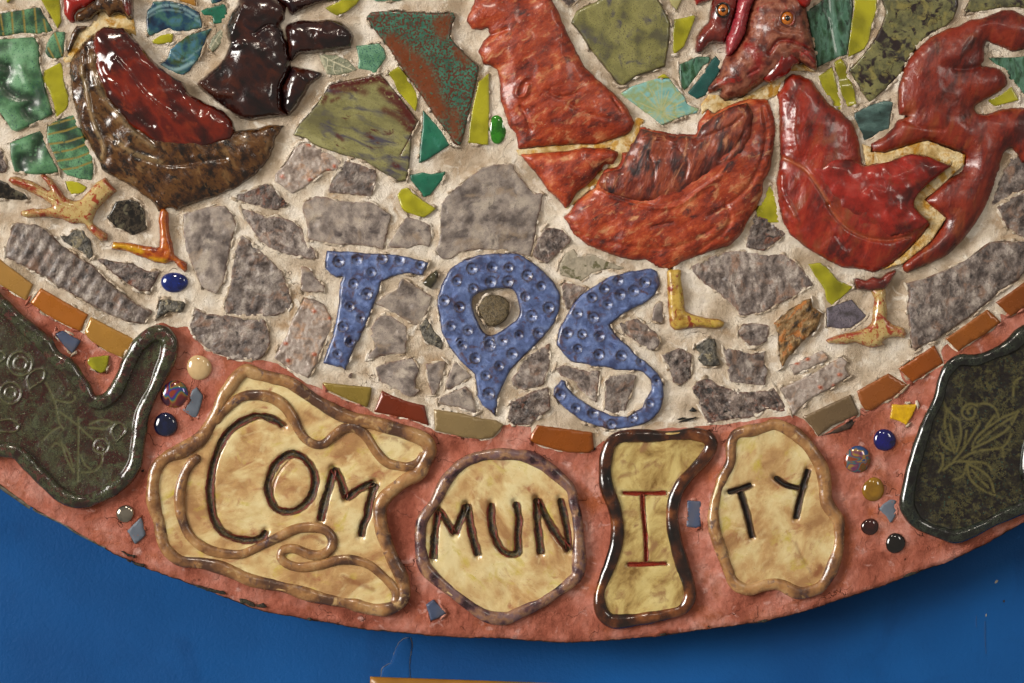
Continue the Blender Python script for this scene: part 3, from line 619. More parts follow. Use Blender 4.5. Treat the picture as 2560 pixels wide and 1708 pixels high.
# lime yellow glass strips
for pts, wv in (('@0,0 360,-30 545,-30 555,60 560,200 525,265 480,180 440,110 400,50', None), ('@0,0 400,645 555,570 580,640 585,740 630,890 630,960 600,1010 515,1090 500,1050 490,950 450,840 370,735', (1.45, 95, 3.2)),
    ('@0,0 1395,370 1470,325 1570,300 1590,320 1580,390 1550,395 1450,410 1400,395', None), ('@0,0 50,-30 120,-30 60,25', None), ('@1,0 630,70 760,10 800,-20 960,-20 920,40 830,110 740,145 680,110', (0.1, 40, 1.2)),
    ('@1,0 1210,670 1310,605 1390,700 1440,790 1480,860 1485,940 1465,1025 1380,930 1290,830 1260,740', None), ('@1,0 1945,1310 1960,1150 1990,960 2040,750 2140,670 2145,1000 2135,1335 2040,1325', None),
    ('@0,1 595,95 650,90 720,105 800,150 770,195 720,215 650,215 620,170', None), ('@1,1 1295,225 1330,170 1390,148 1440,200 1530,270 1655,345 1600,395 1545,430 1490,420 1370,380 1330,330', (0.6, 60, 1.6)),
    ('@2,0 1490,175 1600,155 1670,135 1690,150 1650,260 1580,430 1490,500 1475,440 1475,300', None), ('@2,0 1320,715 1400,672 1455,720', None),
    ('@3,0 800,-20 1005,-20 1000,90 960,220 930,370 890,450 820,490 740,525 735,430 760,250', None), ('@3,0 465,700 590,610 610,680 640,800 685,950 680,1030 600,970 540,880 490,780', (1.3, 120, 3)),
    ('@3,0 610,570 670,525 720,600 740,700 790,800 820,960 730,980 680,880 640,740', (1.45, 60, 3)), ('@3,0 2010,920 2160,850 2240,790 2310,920 2080,980', None), ('@3,1 -120,380 -30,220 20,120 60,200 100,400 110,480 30,480 -80,460', (1.4, 80, 1.5)),
    ('@3,1 370,855 480,840 560,900 650,1010 790,1060 700,1150 590,1240 540,1190 520,1090 440,980', (0.8, 60, 2.2)), ('@0,2 800,170 820,145 1000,125 990,210 960,280 920,292 840,250 800,200', None)):
    Q('glass_shard', pts, yel, mural, h=9, edge=2.5, jg=.7, wave=wv, step=5, noise=[(60, 1)])
Q('glass_shard', '@2,0 1440,-20 1570,-20 1515,95 1470,50', M('pale_cream_glass', ['#a8a06a'], 30, 2, rough=.3, coat=.3), mural, h=6, jg=.5)
Q('glass_shard', '@3,2 1140,575 1250,578 1375,575 1330,680 1275,770 1210,735 1120,710 1130,640', yelb, mural, h=8, edge=3, jg=1, noise=[(14, 1)], label='bright golden yellow glass shard in the pink grout above the dark blue gem')

# green, teal and olive shards
def stripes(lst): return [(P(t), 2.6, -0.3, 1.0) for t in lst]
Q('ceramic_shard', '@0,0 -60,130 60,110 340,65 370,70 400,130 490,285 440,300 330,312 200,305 80,325 -60,340', green_m, mural, h=8, jg=1, lines=stripes(['@0,0 0,130 30,320', '@0,0 105,100 120,318', '@0,0 210,90 230,305', '@0,0 315,70 335,308', '@0,0 400,180 425,300']), label='striped green shard at the upper left edge of the photo')
Q('ceramic_shard', '@0,0 -60,365 100,350 310,335 365,430 360,580 410,780 485,1050 300,1140 150,1210 100,1190 30,1080 -60,960', green_wave, mural, h=11, jg=1, edge=5, dome=3, domew=30, lines=[Ls('@0,0 70,600 80,660 40,760 90,840 180,885 270,900 300,940 240,990 270,1060 330,1090', 15, -8, .9), Ls('@0,0 -40,560 20,590 60,600', 14, -5, .8), Ls('@0,0 -20,440 60,420', 14, -4, .6), Ls('@0,0 210,620 250,760', 10, 5)], noise=[(40, 2)], label='large wavy mottled green shard near the left edge')
Q('ceramic_shard', '@0,0 500,285 595,290 590,400 580,520 510,545 440,525 410,470 425,400 460,335', green_m, mural, h=8, jg=1, lines=stripes(['@0,0 500,300 570,510', '@0,0 440,440 490,530']))
Q('ceramic_shard', '@0,0 430,1155 500,1110 680,1045 720,1140 790,1290 850,1440 855,1560 @0,1 840,90 720,72 610,40 @0,0 540,1540 480,1400 425,1300', green_m, mural, h=8, jg=1, lines=stripes(['@0,0 440,1150 700,1080', '@0,0 430,1235 600,1200 750,1145', '@0,0 440,1325 620,1300 780,1250', '@0,0 480,1405 660,1375 820,1310', '@0,0 520,1480 700,1450 850,1390', '@0,0 560,1560 700,1540 855,1480']), label='green shard with slanting yellow stripes above the speckled bird foot')
Q('ceramic_shard', '@0,0 85,1310 240,1245 365,1195 410,1240 440,1380 500,1490 540,1580 450,1600 250,1600 130,1580 95,1450', green_wave, mural, h=9, jg=1, dome=2, domew=25, lines=[Ls('@0,0 400,1240 370,1320 330,1370 320,1440 250,1430 180,1480 200,1550', 15, -7, .9), Ls('@0,0 150,1330 300,1290', 8, 4)])
Q('ceramic_shard', '@0,0 1400,10 1560,5 1700,40 1830,110 1855,255 1700,285 1600,290 1560,260 1420,310 1385,330 1350,310 1335,180 1345,100 1380,60', bluegl, mural, h=8, jg=1.5, step=5, lines=[Ls('@0,0 1345,130 1480,55 1650,65 1810,150', 4, 1, .6), Ls('@0,0 1345,165 1480,95 1650,105 1830,200', 3, 0, .35)], fn=None, label='blue banded shard at the top left beside the red comb')
Q('ceramic_shard', '@0,0 1600,-20 1790,-20 1800,60 1740,40 1600,-2', mirror('ochre_glass', '#a0702a'), mural, h=6, jg=.5)
Q('ceramic_shard', '@0,0 1460,590 1530,540 1560,450 1720,320 1900,270 1950,250 1900,340 1830,520 1740,650 1680,690 1600,680 1530,640', bluegl, mural, h=8, jg=1.5, lines=[Ls('@0,0 1490,600 1620,640 1770,570', 5, 1, .7), Ls('@0,0 1560,470 1680,560 1840,440', 3, 0, .3)])
Q('ceramic_shard', '@0,0 1835,95 1900,70 2060,30 2085,80 2080,150 2030,215 1950,220 1945,150 1910,140 1870,140', teal_m, mural, h=7, jg=1.4)
Q('ceramic_shard', '@0,0 1930,-30 2060,-30 2020,20 1940,40', bluegl, mural, h=7)
Q('ceramic_shard', '@0,0 2055,235 2065,300 2030,400 1950,480 1910,440 1930,360 1990,290', leafgr, mural, h=5, jg=1, lines=[Ls('@0,0 2060,250 1990,350 1930,450', 1.6, 0.6, 1), Ls('@0,0 2010,320 2040,340', 1.3, .5, 1), Ls('@0,0 1975,370 2000,400', 1.3, .5, 1)])
Q('ceramic_shard', '@1,0 1070,-20 1400,-20 1300,8 1100,8', sage, mural, h=6)
Q('ceramic_shard', '@1,0 1010,160 1050,110 1100,105 1300,95 1500,110 1700,120 1810,110 1835,155 1800,230 1785,340 1830,400 1950,520 2050,610 2030,720 2000,880 1950,1080 1910,1240 1880,1335 1850,1340 1810,1310 1780,1250 1660,1100 1550,930 1430,760 1330,620 1230,460 1120,320 1060,240', rustteal, mural, h=12, edge=5, jg=.9, dome=2, domew=20, noise=[(60, 1.5)], lines=[Ls('@1,0 1250,400 1400,560 1560,800 1680,1020', 26, 0, 1.0), Ls('@1,0 1340,480 1520,640 1600,800', 26, 0, 1), Ls('@1,0 1680,220 1720,300 1740,200', 18, 0, .9), Ls('@1,0 1850,480 1930,560', 14, 0, .8), Ls('@1,0 1820,1050 1830,1250', 16, 0, .8)], label='large rust and teal kite shaped shard left of the orange red rooster')
Q('ceramic_shard', '@1,0 918,420 1130,395 1180,450 1195,530 1130,620 1095,680 1040,650 935,630 940,540', sage, mural, h=8, jg=1)
Q('ceramic_shard', '@1,0 570,500 620,490 760,500 850,550 935,640 860,670 760,690 690,690 650,680 610,600', leafgr, mural, h=6, jg=.8, step=4, lines=[Ls('@1,0 610,510 700,560 900,650', 1.8, .8, 1)] + [Ls(t, 1.2, .5, .9) for t in ('@1,0 660,540 650,620 640,660', '@1,0 720,570 710,640 730,680', '@1,0 780,595 790,660', '@1,0 690,555 760,520', '@1,0 760,585 830,560', '@1,0 830,620 870,600', '@1,0 655,600 700,610', '@1,0 715,650 760,650')] + [Ls('@1,0 600,500 640,660', 4.5, .3, .8)], label='pale oval shard printed with leaf veins')
Q('ceramic_shard', '@1,0 670,780 760,750 900,720 1140,680 1200,740 1300,860 1380,960 1490,1110 1430,1240 1420,1420 1400,1568 1380,1660 1310,1670 1140,1570 980,1470 780,1420 560,1350 450,1270 340,1240 370,1170 470,1060 560,950 620,860', olive_red, mural, h=11, edge=5, jg=1.2, noise=[(50, 1.5)],
  lines=[Ls('@1,0 700,790 900,760 1120,720', 13, 0, 1), Ls('@1,0 720,840 900,810 1000,850', 11, 0, .8), Ls('@1,0 1150,820 1230,900 1330,980 1430,1100', 12, 0, .95), Ls('@1,0 1180,1010 1280,1060 1400,1150', 10, 0, .8), Ls('@1,0 1340,1110 1430,1190', 9, 0, .9), Ls('@1,0 740,1240 800,1290', 5, 0, .8), Ls('@1,0 640,890 620,940', 7, 0, .9), Ls('@1,0 1460,1160 1400,1290 1325,1420', 1.5, -2, .9), Ls('@1,0 700,800 1130,715 1200,770', 9, 0, 1), Ls('@1,0 1200,860 1300,900 1400,1030 1440,1120', 14, 0, 1), Ls('@1,0 1380,1180 1440,1210', 8, 0, .8), Ls('@1,0 690,930 760,900', 5, 0, .8), Ls('@1,0 1270,1510 1300,1530', 7, 0, 1)], label='large olive shard with oxblood red corners and grey streaks')
Q('ceramic_shard', '@1,0 1530,1010 1600,1080 1700,1190 1780,1330 1680,1400 1570,1470 1495,1500 1505,1340 1525,1180', teal_m, mural, h=8, jg=.6, label='teal triangular shard below the lime glass strip')
Q('ceramic_shard', '@1,1 1410,35 1480,25 1530,12 1600,30 1740,5 1720,70 1660,150 1600,220 1540,245 1500,180 1420,85', teal_m, mural, h=8, jg=.8)
Q('ceramic_shard', '@2,0 540,210 590,100 640,70 760,20 830,-30 1330,-30 1400,90 1455,200 1450,350 1410,610 1300,650 1150,700 1020,790 980,780 930,720 850,620 780,530 700,430 620,300', olive_m, mural, h=13, edge=6, jg=.9, dome=2, domew=25, noise=[(60, 1.2)], label='large plain olive shard with a dark rim at the top centre')
Q('ceramic_shard', '@2,0 1535,590 1700,520 1800,515 1825,530 1810,580 1760,600 1700,700 1620,800 1580,830 1540,750', green_dk, mural, h=8, jg=.8)
Q('ceramic_shard', '@2,0 1870,510 1920,560 1910,660 1830,790 1780,880 1700,910 1610,850 1700,740 1790,610', teal_dk, mural, h=8, jg=1)
rad = [(np.array([[1280 + (1370 + 20 * math.cos(a)) * K, (1030 + 20 * math.sin(a)) * K], [1280 + (1370 + random.uniform(170, 300) * math.cos(a)) * K, (1030 + random.uniform(170, 300) * math.sin(a)) * K]]), 1.6, 0, random.uniform(.4, .9)) for a in np.linspace(0, 6.28, 34)[:-1]]
Q('ceramic_shard', '@2,0 990,860 1100,790 1320,720 1450,720 1500,790 1590,890 1610,950 1720,1000 1700,1040 1620,1055 1500,1100 1380,1150 1290,1080 1150,980', aqua, mural, h=8, jg=.8, step=5, lines=rad, label='pale aqua shard with a starburst pattern below the plain olive shard')
Q('ceramic_shard', '@3,0 350,100 500,0 540,-30 780,-30 790,60 770,200 730,500 600,550 450,620 440,500 400,330', green_dk, mural, h=9, jg=.8, dome=2, domew=30, lines=[Ls('@3,0 580,-20 600,250 650,520', 6, -2, .6), Ls('@3,0 590,200 520,80', 5, -1, .3), Ls('@3,0 600,250 680,120', 5, -1, .3)], label='dark green leaf shard right of the pinkish rooster head')
Q('ceramic_shard', '@3,0 1040,-20 1750,-20 1750,60 1710,170 1640,240 1500,310 1400,400 1290,540 1230,670 1100,800 940,945 850,830 740,640 850,530 980,360 1050,220 1085,110', olive_blk, mural, h=11, edge=5, jg=1, noise=[(50, 1.5)], label='large olive shard with black spots above the right rooster')
Q('ceramic_shard', '@3,0 1830,40 1860,-20 2420,-20 2420,90 2300,70 2100,80 1920,110 1820,125 1805,100', olive_blk, mural, h=9, jg=1)
Q('ceramic_shard', '@3,0 2030,530 2300,520 2420,490 2420,900 2350,860 2290,790 2200,720 2180,640 2100,600', green_dk, mural, h=8, jg=1)
Q('ceramic_shard', '@3,0 790,1040 880,990 1000,940 1100,920 1160,940 1130,1050 1120,1180 1000,1240 880,1300 840,1200 800,1100', slatebl, mural, h=8, jg=1.5, label='slate green streaked shard between the two right birds')  # slate tones streaked by stretched noise in the glaze

# border of coloured glass tiles
for pts, c in (('@0,1 -60,780 0,815 300,1045 240,1195 100,1110 0,1050 -60,1010', '#a67c3c'), ('@0,1 370,1075 590,1200 810,1320 740,1475 600,1420 430,1330 270,1210', '#a25e18'), ('@0,1 830,1340 1020,1440 1250,1550 1180,1660 1120,1720 980,1660 840,1570 770,1490', '#a57730'),
    ('@1,2 610,375 840,400 1065,420 1050,520 1020,605 850,540 640,440', '#85702e'), ('@1,2 1155,450 1240,490 1400,550 1545,585 1590,775 1350,700 1078,650', '#6c260a'), ('@1,2 1630,620 1900,660 2080,710 2200,720 2280,765 2180,880 2060,900 1900,880 1640,820', '#85704a'),
    ('@2,2 230,765 740,835 755,990 700,1025 520,1020 380,990 230,945 165,910 175,850', '#85440a'), ('@3,2 320,690 765,485 840,670 600,770 465,870 400,780', '#6c583e'), ('@3,2 820,455 1110,290 1290,400 1170,500 1080,550 960,635 900,635 850,570', '#85491a'),
    ('@3,2 1200,250 1530,30 1620,200 1480,280 1330,375 1270,320', '#8a450c'), ('@3,1 1630,1540 2020,1270 2145,1390 2000,1500 1830,1600 1750,1665 1700,1610', '#8a4c14'), ('@3,1 2095,1210 2400,990 2420,1220 2230,1340 2150,1260', '#7a3e0c')):
    Q('border_tile', pts, mirror('amber_glass_' + c[1:], c), mural, h=7.5, edge=1.8, jg=.6, step=9, tilt=random.uniform(-.02, .02), noise=[(70, .8)])
Q('slate_tile', '@0,2 500,-70 575,-103 740,-5 665,115 590,50', greyplain, mural, h=8, edge=2, jg=.8)
Q('slate_tile', '@0,2 1800,415 1865,500 1840,600 1810,700 1770,700 1670,630 1720,560 1760,450', greytile, mural, h=6, edge=2, jg=1.2, label='rust flecked grey tile beside the iridescent gem on the left')
Q('slate_tile', '@0,3 1290,40 1310,90 1335,210 1300,250 1235,295 1200,240 1160,175 1220,110', greytile, mural, h=6, edge=2, jg=1)
Q('slate_tile', '@3,2 1015,1540 1060,1490 1120,1450 1180,1460 1180,1600 @3,3 1150,80 1130,100 1080,30', greytile, mural, h=6, edge=2, jg=1)
Q('slate_tile', '@2,2 1610,1460 1740,1465 1735,1700 1690,1715 1600,1700 1600,1600', greyplain, mural, h=5, edge=2, jg=.8)
Q('slate_tile', '@1,3 1560,850 1630,800 1750,930 1680,970 1600,1000', greyplain, mural, h=7, edge=2, jg=.8)
for pts in ('@1,2 1690,612 1725,612 1728,625 1700,625', '@1,2 1785,632 1812,636 1806,646 1786,643', '@1,2 1885,648 1915,652 1908,662 1888,658', '@1,2 1930,655 1975,660 1970,672 1935,668', '@1,2 1825,435 1850,428 1855,442 1832,452', '@1,2 1808,448 1820,444 1820,456 1810,458', '@2,2 920,660 990,670 985,682 940,676', '@2,2 1525,742 1600,712 1700,690 1690,705 1610,730', '@2,2 1620,640 1660,600 1700,640 1650,645', '@2,2 745,970 765,975 762,1000 748,995', '@2,2 1510,715 1560,700 1600,700 1540,722'):
    Q('adhesive_gap', pts, blackgap, mural, h=6.5, edge=1.2, jg=1.2, step=3, mask=False, swell=0, base=-2)
for pts in ('@0,3 1105,355 1160,375 1235,395 1225,420 1160,400', '@0,3 1150,440 1240,470 1325,480 1310,505 1220,480', '@0,3 1745,655 1800,670 1860,690 1960,710 2070,740 2065,765 1980,745 1860,715', '@0,3 2190,800 2240,795 2350,850 2340,880 2260,850 2200,835', '@1,3 0,850 60,845 100,870 60,885 0,870', '@2,3 1340,1130 1420,1112 1400,1135', '@2,3 2250,1010 2350,985 2350,1010 2280,1022', '@3,3 1240,600 1300,565 1400,530 1360,565 1260,600', '@0,2 1290,1190 1330,1160 1320,1200', '@2,3 1800,1040 1825,1065 1790,1060', '@1,3 440,970 520,985 500,998'):
    Q('exposed_board', pts, M('exposed_dark_board', ['#14130e', '#26241a', '#3c3626'], 6, 4, rough=.8, bumps=[(4, 3)]), mural, h=5.5, edge=1.5, jg=3, step=3.5, mask=False, swell=0, base=-3)
for pts in ('@1,0 1180,730 1240,790 1300,855 1290,870 1230,810', '@1,0 1425,755 1475,835 1470,855 1430,800', '@3,2 470,875 600,820 830,680 850,650 850,690 760,800 600,850'):
    Q('adhesive_gap', pts, blackgap if '3,2' not in pts else board_m, mural, h=1.5 if '3,2' in pts else 4, edge=1.5, jg=.5, mask=False, swell=0)

# ------------------------------------------------------------------ birds
A = thing('rooster_relief', 420, 330, 'glossy brown rooster with a wet dark red wing and red comb, upper left', 'ceramic bird', 'ceramic birds set in the mural')
Q('grout_seam', '@0,0 1225,150 1250,330 1150,300 1000,280 830,340 700,480 650,560 590,620 575,540 620,480 720,300 850,190 930,90 1050,120 1150,130', gold_seam, A, h=6, edge=3, jg=2, noise=[(20, 2)], label='gold stained seam across the neck')
Q('head', '@0,0 860,-40 1225,-40 1225,170 1180,185 1140,150 1060,130 1000,165 960,110 900,120 840,190 780,200 730,210 690,200 700,120 800,60 870,10', brown_gl, A, h=14, edge=6, dome=16, domew=40, jg=2, noise=[(30, 4)], ridge=[(40, 4)], smooth_it=4)
Q('comb', '@0,0 580,-40 860,-40 870,0 800,60 720,95 680,150 690,200 650,215 610,170 583,120', scarlet, ('head', A), h=10, edge=5, dome=18, domew=30, smoothp=False, jg=1, smooth_it=6, noise=[(30, 2)])
Q('neck_drip', '@0,0 700,235 800,235 790,270 735,290 720,330 690,370 655,470 620,490 608,455 640,370 655,300', brown_gl, A, h=8, edge=5, dome=10, domew=14, jg=1)
Q('wattle', '@0,0 1120,-30 1225,-30 1225,150 1190,175 1150,120 1130,40', dkred, ('head', A), h=24, edge=6, dome=10, domew=16, jg=1, z0=6, base=-25)
bodyA = '@0,0 640,570 700,480 780,370 850,310 1000,240 1150,260 1250,370 1380,530 1540,680 1690,760 1730,860 1900,950 2060,1020 2140,1110 2160,1200 2350,1175 @1,0 130,1140 260,1150 230,1190 180,1280 150,1400 60,1530 @0,1 2350,30 2190,150 2050,215 1850,280 1700,330 1620,370 1560,345 1450,380 1430,330 1380,280 1280,200 1180,130 1080,80 1000,40 @0,0 930,1560 910,1500 860,1400 760,1240 700,1050 660,880 640,700'
Q('body', bodyA, brown_gl, A, h=10, edge=6, dome=25, domew=125, jg=2.4, step=5, smooth_it=6, noise=[(70, 5), (28, 1.5)], ridge=[(60, 5)], swell=1.6,
  lines=[Ls('@0,0 760,620 800,800 840,1000 880,1150 960,1350 950,1450', 6, 6, .5), Ls('@0,0 850,520 880,700 950,880 1080,1050 1250,1230 1420,1360', 7, 5, .3), Ls('@0,0 770,450 780,600 770,700', 8, 8), Ls('@0,0 1000,1250 1300,1450 1600,1520 1900,1480 2080,1460', 7, -6), Ls('@0,0 1100,1320 1250,1420 1500,1500', 6, 5, .4), Ls('@0,1 1270,90 1400,150 1500,300', 8, -5)],
  bumps=[(x * K, 0 + y * K, 8, random.uniform(-4, -2)) for x, y in ((1650, 1430), (1750, 1430), (1850, 1420), (1720, 1500), (1950, 1500), (2280, 1330), (2330, 1400), (2250, 1480))])
Q('wing', '@0,0 870,310 960,250 1060,260 1150,265 1250,370 1380,530 1540,680 1690,760 1730,860 1900,950 2060,1020 2140,1110 2165,1200 2130,1280 1900,1360 1700,1370 1450,1330 1350,1260 1200,1170 1100,1040 1000,930 920,760 870,600 860,400', wing_red, A, h=12, edge=6, dome=20, domew=80, jg=2.2, step=5, smooth_it=5, z0=17, base=-20, noise=[(70, 5), (30, 1)], ridge=[(70, 5)], mask=False,
  lines=[Ls('@0,0 960,620 1000,700 1100,760 1180,900 1290,1060 1420,1160', 9, -5), Ls('@0,0 1080,560 1200,700 1340,880 1480,1000 1600,1100', 8, 5)])
Q('leg', '@0,1 1470,350 1500,330 1545,380 1550,470 1555,560 1580,650 1600,770 1640,800 1720,850 1715,920 1690,930 1630,880 1590,830 1520,855 1420,845 1340,810 1280,790 1160,740 1020,720 1035,650 1200,660 1330,685 1460,700 1465,600 1450,450', foot_orange, A, h=9, edge=6, dome=10, domew=13, jg=1.2, step=4, smooth_it=2, noise=[(16, 2)], lines=[Ls('@0,1 1040,685 1150,700 1300,740', 8, 1, .9), Ls('@0,1 1380,810 1520,830', 6, 0, .8)], swell=1.4, label='orange leg and foot with yellow toes under the brown body')
Q('leg', '@0,1 965,55 1075,185 960,290 890,360 860,440 850,480 900,520 985,580 985,640 930,650 850,590 800,530 775,490 650,490 560,445 440,425 250,435 185,410 185,370 300,342 420,345 480,325 380,250 220,175 110,130 70,90 90,55 150,50 300,95 460,180 430,120 360,45 400,25 470,70 540,150 600,240 680,275 740,260 800,195 880,105', foot_cream, A, h=10, edge=7, dome=13, domew=18, jg=.8, step=4, smooth_it=3, swell=1.6,
  lines=[Ls('@0,1 90,90 200,120 300,170', 9, 0, .95), Ls('@0,1 400,50 500,150 590,250', 9, 0, .9), Ls('@0,1 860,520 960,620', 9, 0, .7), Ls('@0,1 960,90 1050,180', 5, 0, .9), Ls('@0,1 330,180 500,270 640,330', 2, -3), Ls('@0,1 300,390 470,400 590,440', 7, 0, .5)], label='cream foot with red speckles and five spread toes')

B = thing('bird_tail_relief', 700, 160, 'very dark glossy purple brown bird relief with lobed tail feathers', 'ceramic bird', 'ceramic birds set in the mural')
Q('body', '@0,0 2200,-40 2170,60 2110,140 2070,250 2080,340 2110,400 2060,520 2000,600 1900,680 1800,765 1870,850 2000,950 2090,1010 2200,1090 2290,1110 @1,0 0,1100 150,1080 300,1060 240,1000 235,800 300,680 330,590 300,500 290,400 265,330 250,260 225,230 270,180 275,120 280,60 150,-40', purple_gl, B, h=10, edge=5, dome=32, domew=75, jg=1.6, step=5, smooth_it=5, noise=[(70, 5), (28, 1)], ridge=[(90, 6)], swell=1.5,
  lines=[Ls('@0,0 2250,60 2170,250 2130,420 2240,420', 8, 8), Ls('@0,0 1850,760 1950,850 2150,880', 8, 8, .4), Ls('@1,0 0,320 120,240 250,260', 5, -7)])
Q('tail_feather', '@1,0 262,260 290,215 400,180 580,185 680,170 780,200 860,260 900,330 885,380 870,440 750,460 640,480 440,495 400,500 320,580 295,500 290,400 270,330', purple_gl, B, h=10, edge=5, dome=30, domew=45, jg=1, step=5, smooth_it=6, noise=[(40, 4)], ridge=[(40, 4)], lines=[Ls('@1,0 540,330 560,400 700,400 830,380', 7, -5)])
Q('tail_feather', '@1,0 330,600 420,620 520,640 610,665 600,700 500,780 450,870 370,1000 300,1060 240,1000 235,800 300,680', purple_gl, B, h=10, edge=5, dome=26, domew=45, jg=1, step=5, smooth_it=6, noise=[(40, 4)], ridge=[(40, 5)])
Q('tail_feather', '@1,0 280,60 150,-40 760,-40 760,5 600,20 420,90 330,140 300,110', purple_gl, B, h=12, edge=7, dome=18, domew=30, jg=1, step=5, smooth_it=5, noise=[(30, 4)])

C_ = thing('rooster_relief', 1640, 480, 'large orange red rooster relief with brushed glaze in the middle broken by gold seams', 'ceramic bird', 'ceramic birds set in the mural')
Q('grout_seam', '@2,0 40,1375 300,1340 780,1310 1060,1210 1140,1070 1220,1100 1180,1180 1130,1400 1000,1560 870,1640 720,1740 620,1830 520,1920 480,1925 560,1800 750,1620 950,1450 900,1360 600,1390 200,1430 60,1430', gold_seam, C_, h=7, edge=3, jg=1.5, noise=[(20, 2)], swell=.5, label='gold stained seam between the tail and the body')
Q('grout_seam', '@2,0 1800,860 1900,870 1960,930 2140,880 2300,790 2500,690 2600,585 2790,590 2790,660 2700,650 2560,660 2470,780 2440,870 2350,920 2180,920 1960,990 1850,1050 1800,1000 1740,1060 1740,960 1780,900', gold_seam, C_, h=9, edge=3, jg=2, noise=[(20, 2.5)], swell=.5, label='cream and gold seam across the neck')
Q('tail', '@1,0 2020,-40 1930,190 1980,260 2060,280 2130,260 2140,320 2090,370 2040,470 2090,590 2160,610 2210,640 2240,790 2240,930 2270,1000 2320,1170 @2,0 30,1220 60,1370 250,1350 550,1330 780,1330 950,1280 1080,1230 1130,1130 1060,980 920,840 780,720 660,600 560,400 480,230 440,130 370,0 360,-40', red_org, C_, h=10, edge=6, dome=26, domew=125, jg=1.8, step=5, smooth_it=6, noise=[(70, 4), (24, 1.2)], ridge=[(60, 3)], swell=1.6,
  lines=[Ls('@2,0 130,720 80,760 40,850 60,900 120,880 150,800', 6, 7), Ls('@2,0 80,980 130,1080 170,1200', 5, -6), Ls('@2,0 330,850 450,900 600,860', 5, -4), Ls('@1,0 2150,330 2300,280', 6, -6), Ls('@2,0 500,950 700,1050 900,1100', 5, -4), Ls('@2,0 920,900 1000,1020', 4, -5)])
Q('tail_feather', '@2,0 70,1415 250,1400 530,1380 650,1350 880,1360 975,1390 980,1430 930,1510 850,1520 830,1568 @2,1 800,10 760,70 700,130 660,160 600,200 520,330 490,350 430,270 330,180 260,80 190,-10', red_org, C_, h=10, edge=5, dome=24, domew=70, jg=1.4, step=5, smooth_it=6, noise=[(40, 3)], ridge=[(36, 3)], swell=1.2)
bodyC = '@2,0 1180,1150 1250,1170 1450,1220 1690,1230 1700,1130 1800,1000 1850,1040 1960,980 2080,930 2180,900 2350,905 @3,0 60,1050 80,1200 50,1400 20,1568 @3,1 -40,120 @2,1 2310,200 2250,350 2180,450 2100,600 2000,690 1900,720 1700,790 1560,840 1500,890 1430,910 1340,895 1230,820 1100,825 900,770 700,690 560,580 500,470 470,430 520,380 600,270 700,190 760,150 790,80 840,0 @2,0 870,1540 960,1530 1000,1480 1010,1400 1090,1380 1080,1330 1130,1290'
Q('body', bodyC, red_org, C_, h=10, edge=6, dome=34, domew=170, jg=1.6, step=5.5, smooth_it=8, noise=[(80, 5), (26, 1.0)], ridge=[(70, 3)], swell=1.8,
  lines=[Ls('@2,1 560,560 800,640 1100,700 1400,720 1650,650 1850,520', 6, -3), Ls('@2,1 1700,740 1900,600 2000,450 1950,300', 7, -5), Ls('@2,1 1280,520 1400,490 1470,480', 4, -4), Ls('@2,0 2300,1000 2330,1300 @2,1 2200,100 2000,300 1800,420', 6, -4), Ls('@2,1 760,170 900,240 1100,310 1350,350 1550,310 1700,200 1900,60', 6, 5)])
Q('wing', '@2,0 1180,1190 1450,1250 1690,1260 1740,1160 1850,1070 2000,990 2150,950 2210,1050 2190,1250 2120,1430 1950,1568 @2,1 1650,170 1550,250 1400,305 1200,295 1000,255 860,200 790,130 830,30 @2,0 1000,1550 1050,1420 1120,1300', M('brushed_brown_red_glaze', ['#3c120a', '#6c2414', '#8e4024', '#5a2018'], 36, 8, rough=.42, coat=.25, bumps=[(6, 2, 's'), (16, 3, 's')], patch=[('#2e2224', 34, .56, .7), ('#b47a54', 22, .62, .76)], stretch=(1.2, 3.0), rnd=0, edge='#3a1c18', nrough=.7), C_, h=7, edge=8, dome=16, domew=70, jg=1.4, step=5.5, smooth_it=6, z0=27, base=-26, noise=[(40, 2.5)], ridge=[(36, 3)], mask=False,
  lines=[Ls('@2,0 1700,1300 1800,1250 1980,1180 2100,1080', 5, -4), Ls('@2,0 1500,1350 1600,1500 1580,1650', 5, -4), Ls('@2,0 1200,1270 1400,1290 1480,1330', 5, 4), Ls('@2,0 1900,1480 2050,1350 2130,1200', 5, -4), Ls('@2,0 1250,1400 1300,1568 1290,1700', 4, -3)])
Q('head', '@2,0 2240,-40 2740,-40 2700,90 2740,290 2790,520 2785,560 2600,590 2480,700 2370,770 2330,740 2200,830 2140,880 2040,900 1960,930 1910,880 1920,820 1850,850 1800,860 1800,800 1900,680 1930,580 1965,500 2000,520 2070,440 2110,360 2140,300 2180,100', head_gl, C_, h=16, edge=10, dome=44, domew=110, jg=1.4, step=5, smooth_it=7, noise=[(40, 4), (16, 2)], ridge=[(36, 3)], swell=1.5, lines=[Ls('@2,0 2150,430 2220,500 2250,620 2200,680', 14, 3, .9), Ls('@3,0 0,500 60,410 130,385 230,400 330,450 430,520', 6, -9, .8), Ls('@3,0 90,280 180,300 280,310', 5, -4), Ls('@2,0 2150,700 2250,650', 4, -4)])
Q('comb', '@2,0 2080,-40 2240,-40 2180,100 2140,300 2110,360 2070,440 2000,520 1965,500 1960,360 2000,280 2040,140', pink_comb, ('head', C_), h=20, edge=8, dome=22, domew=25, jg=1.2, smooth_it=4, z0=4, base=-20, noise=[(24, 3)], mask=False)
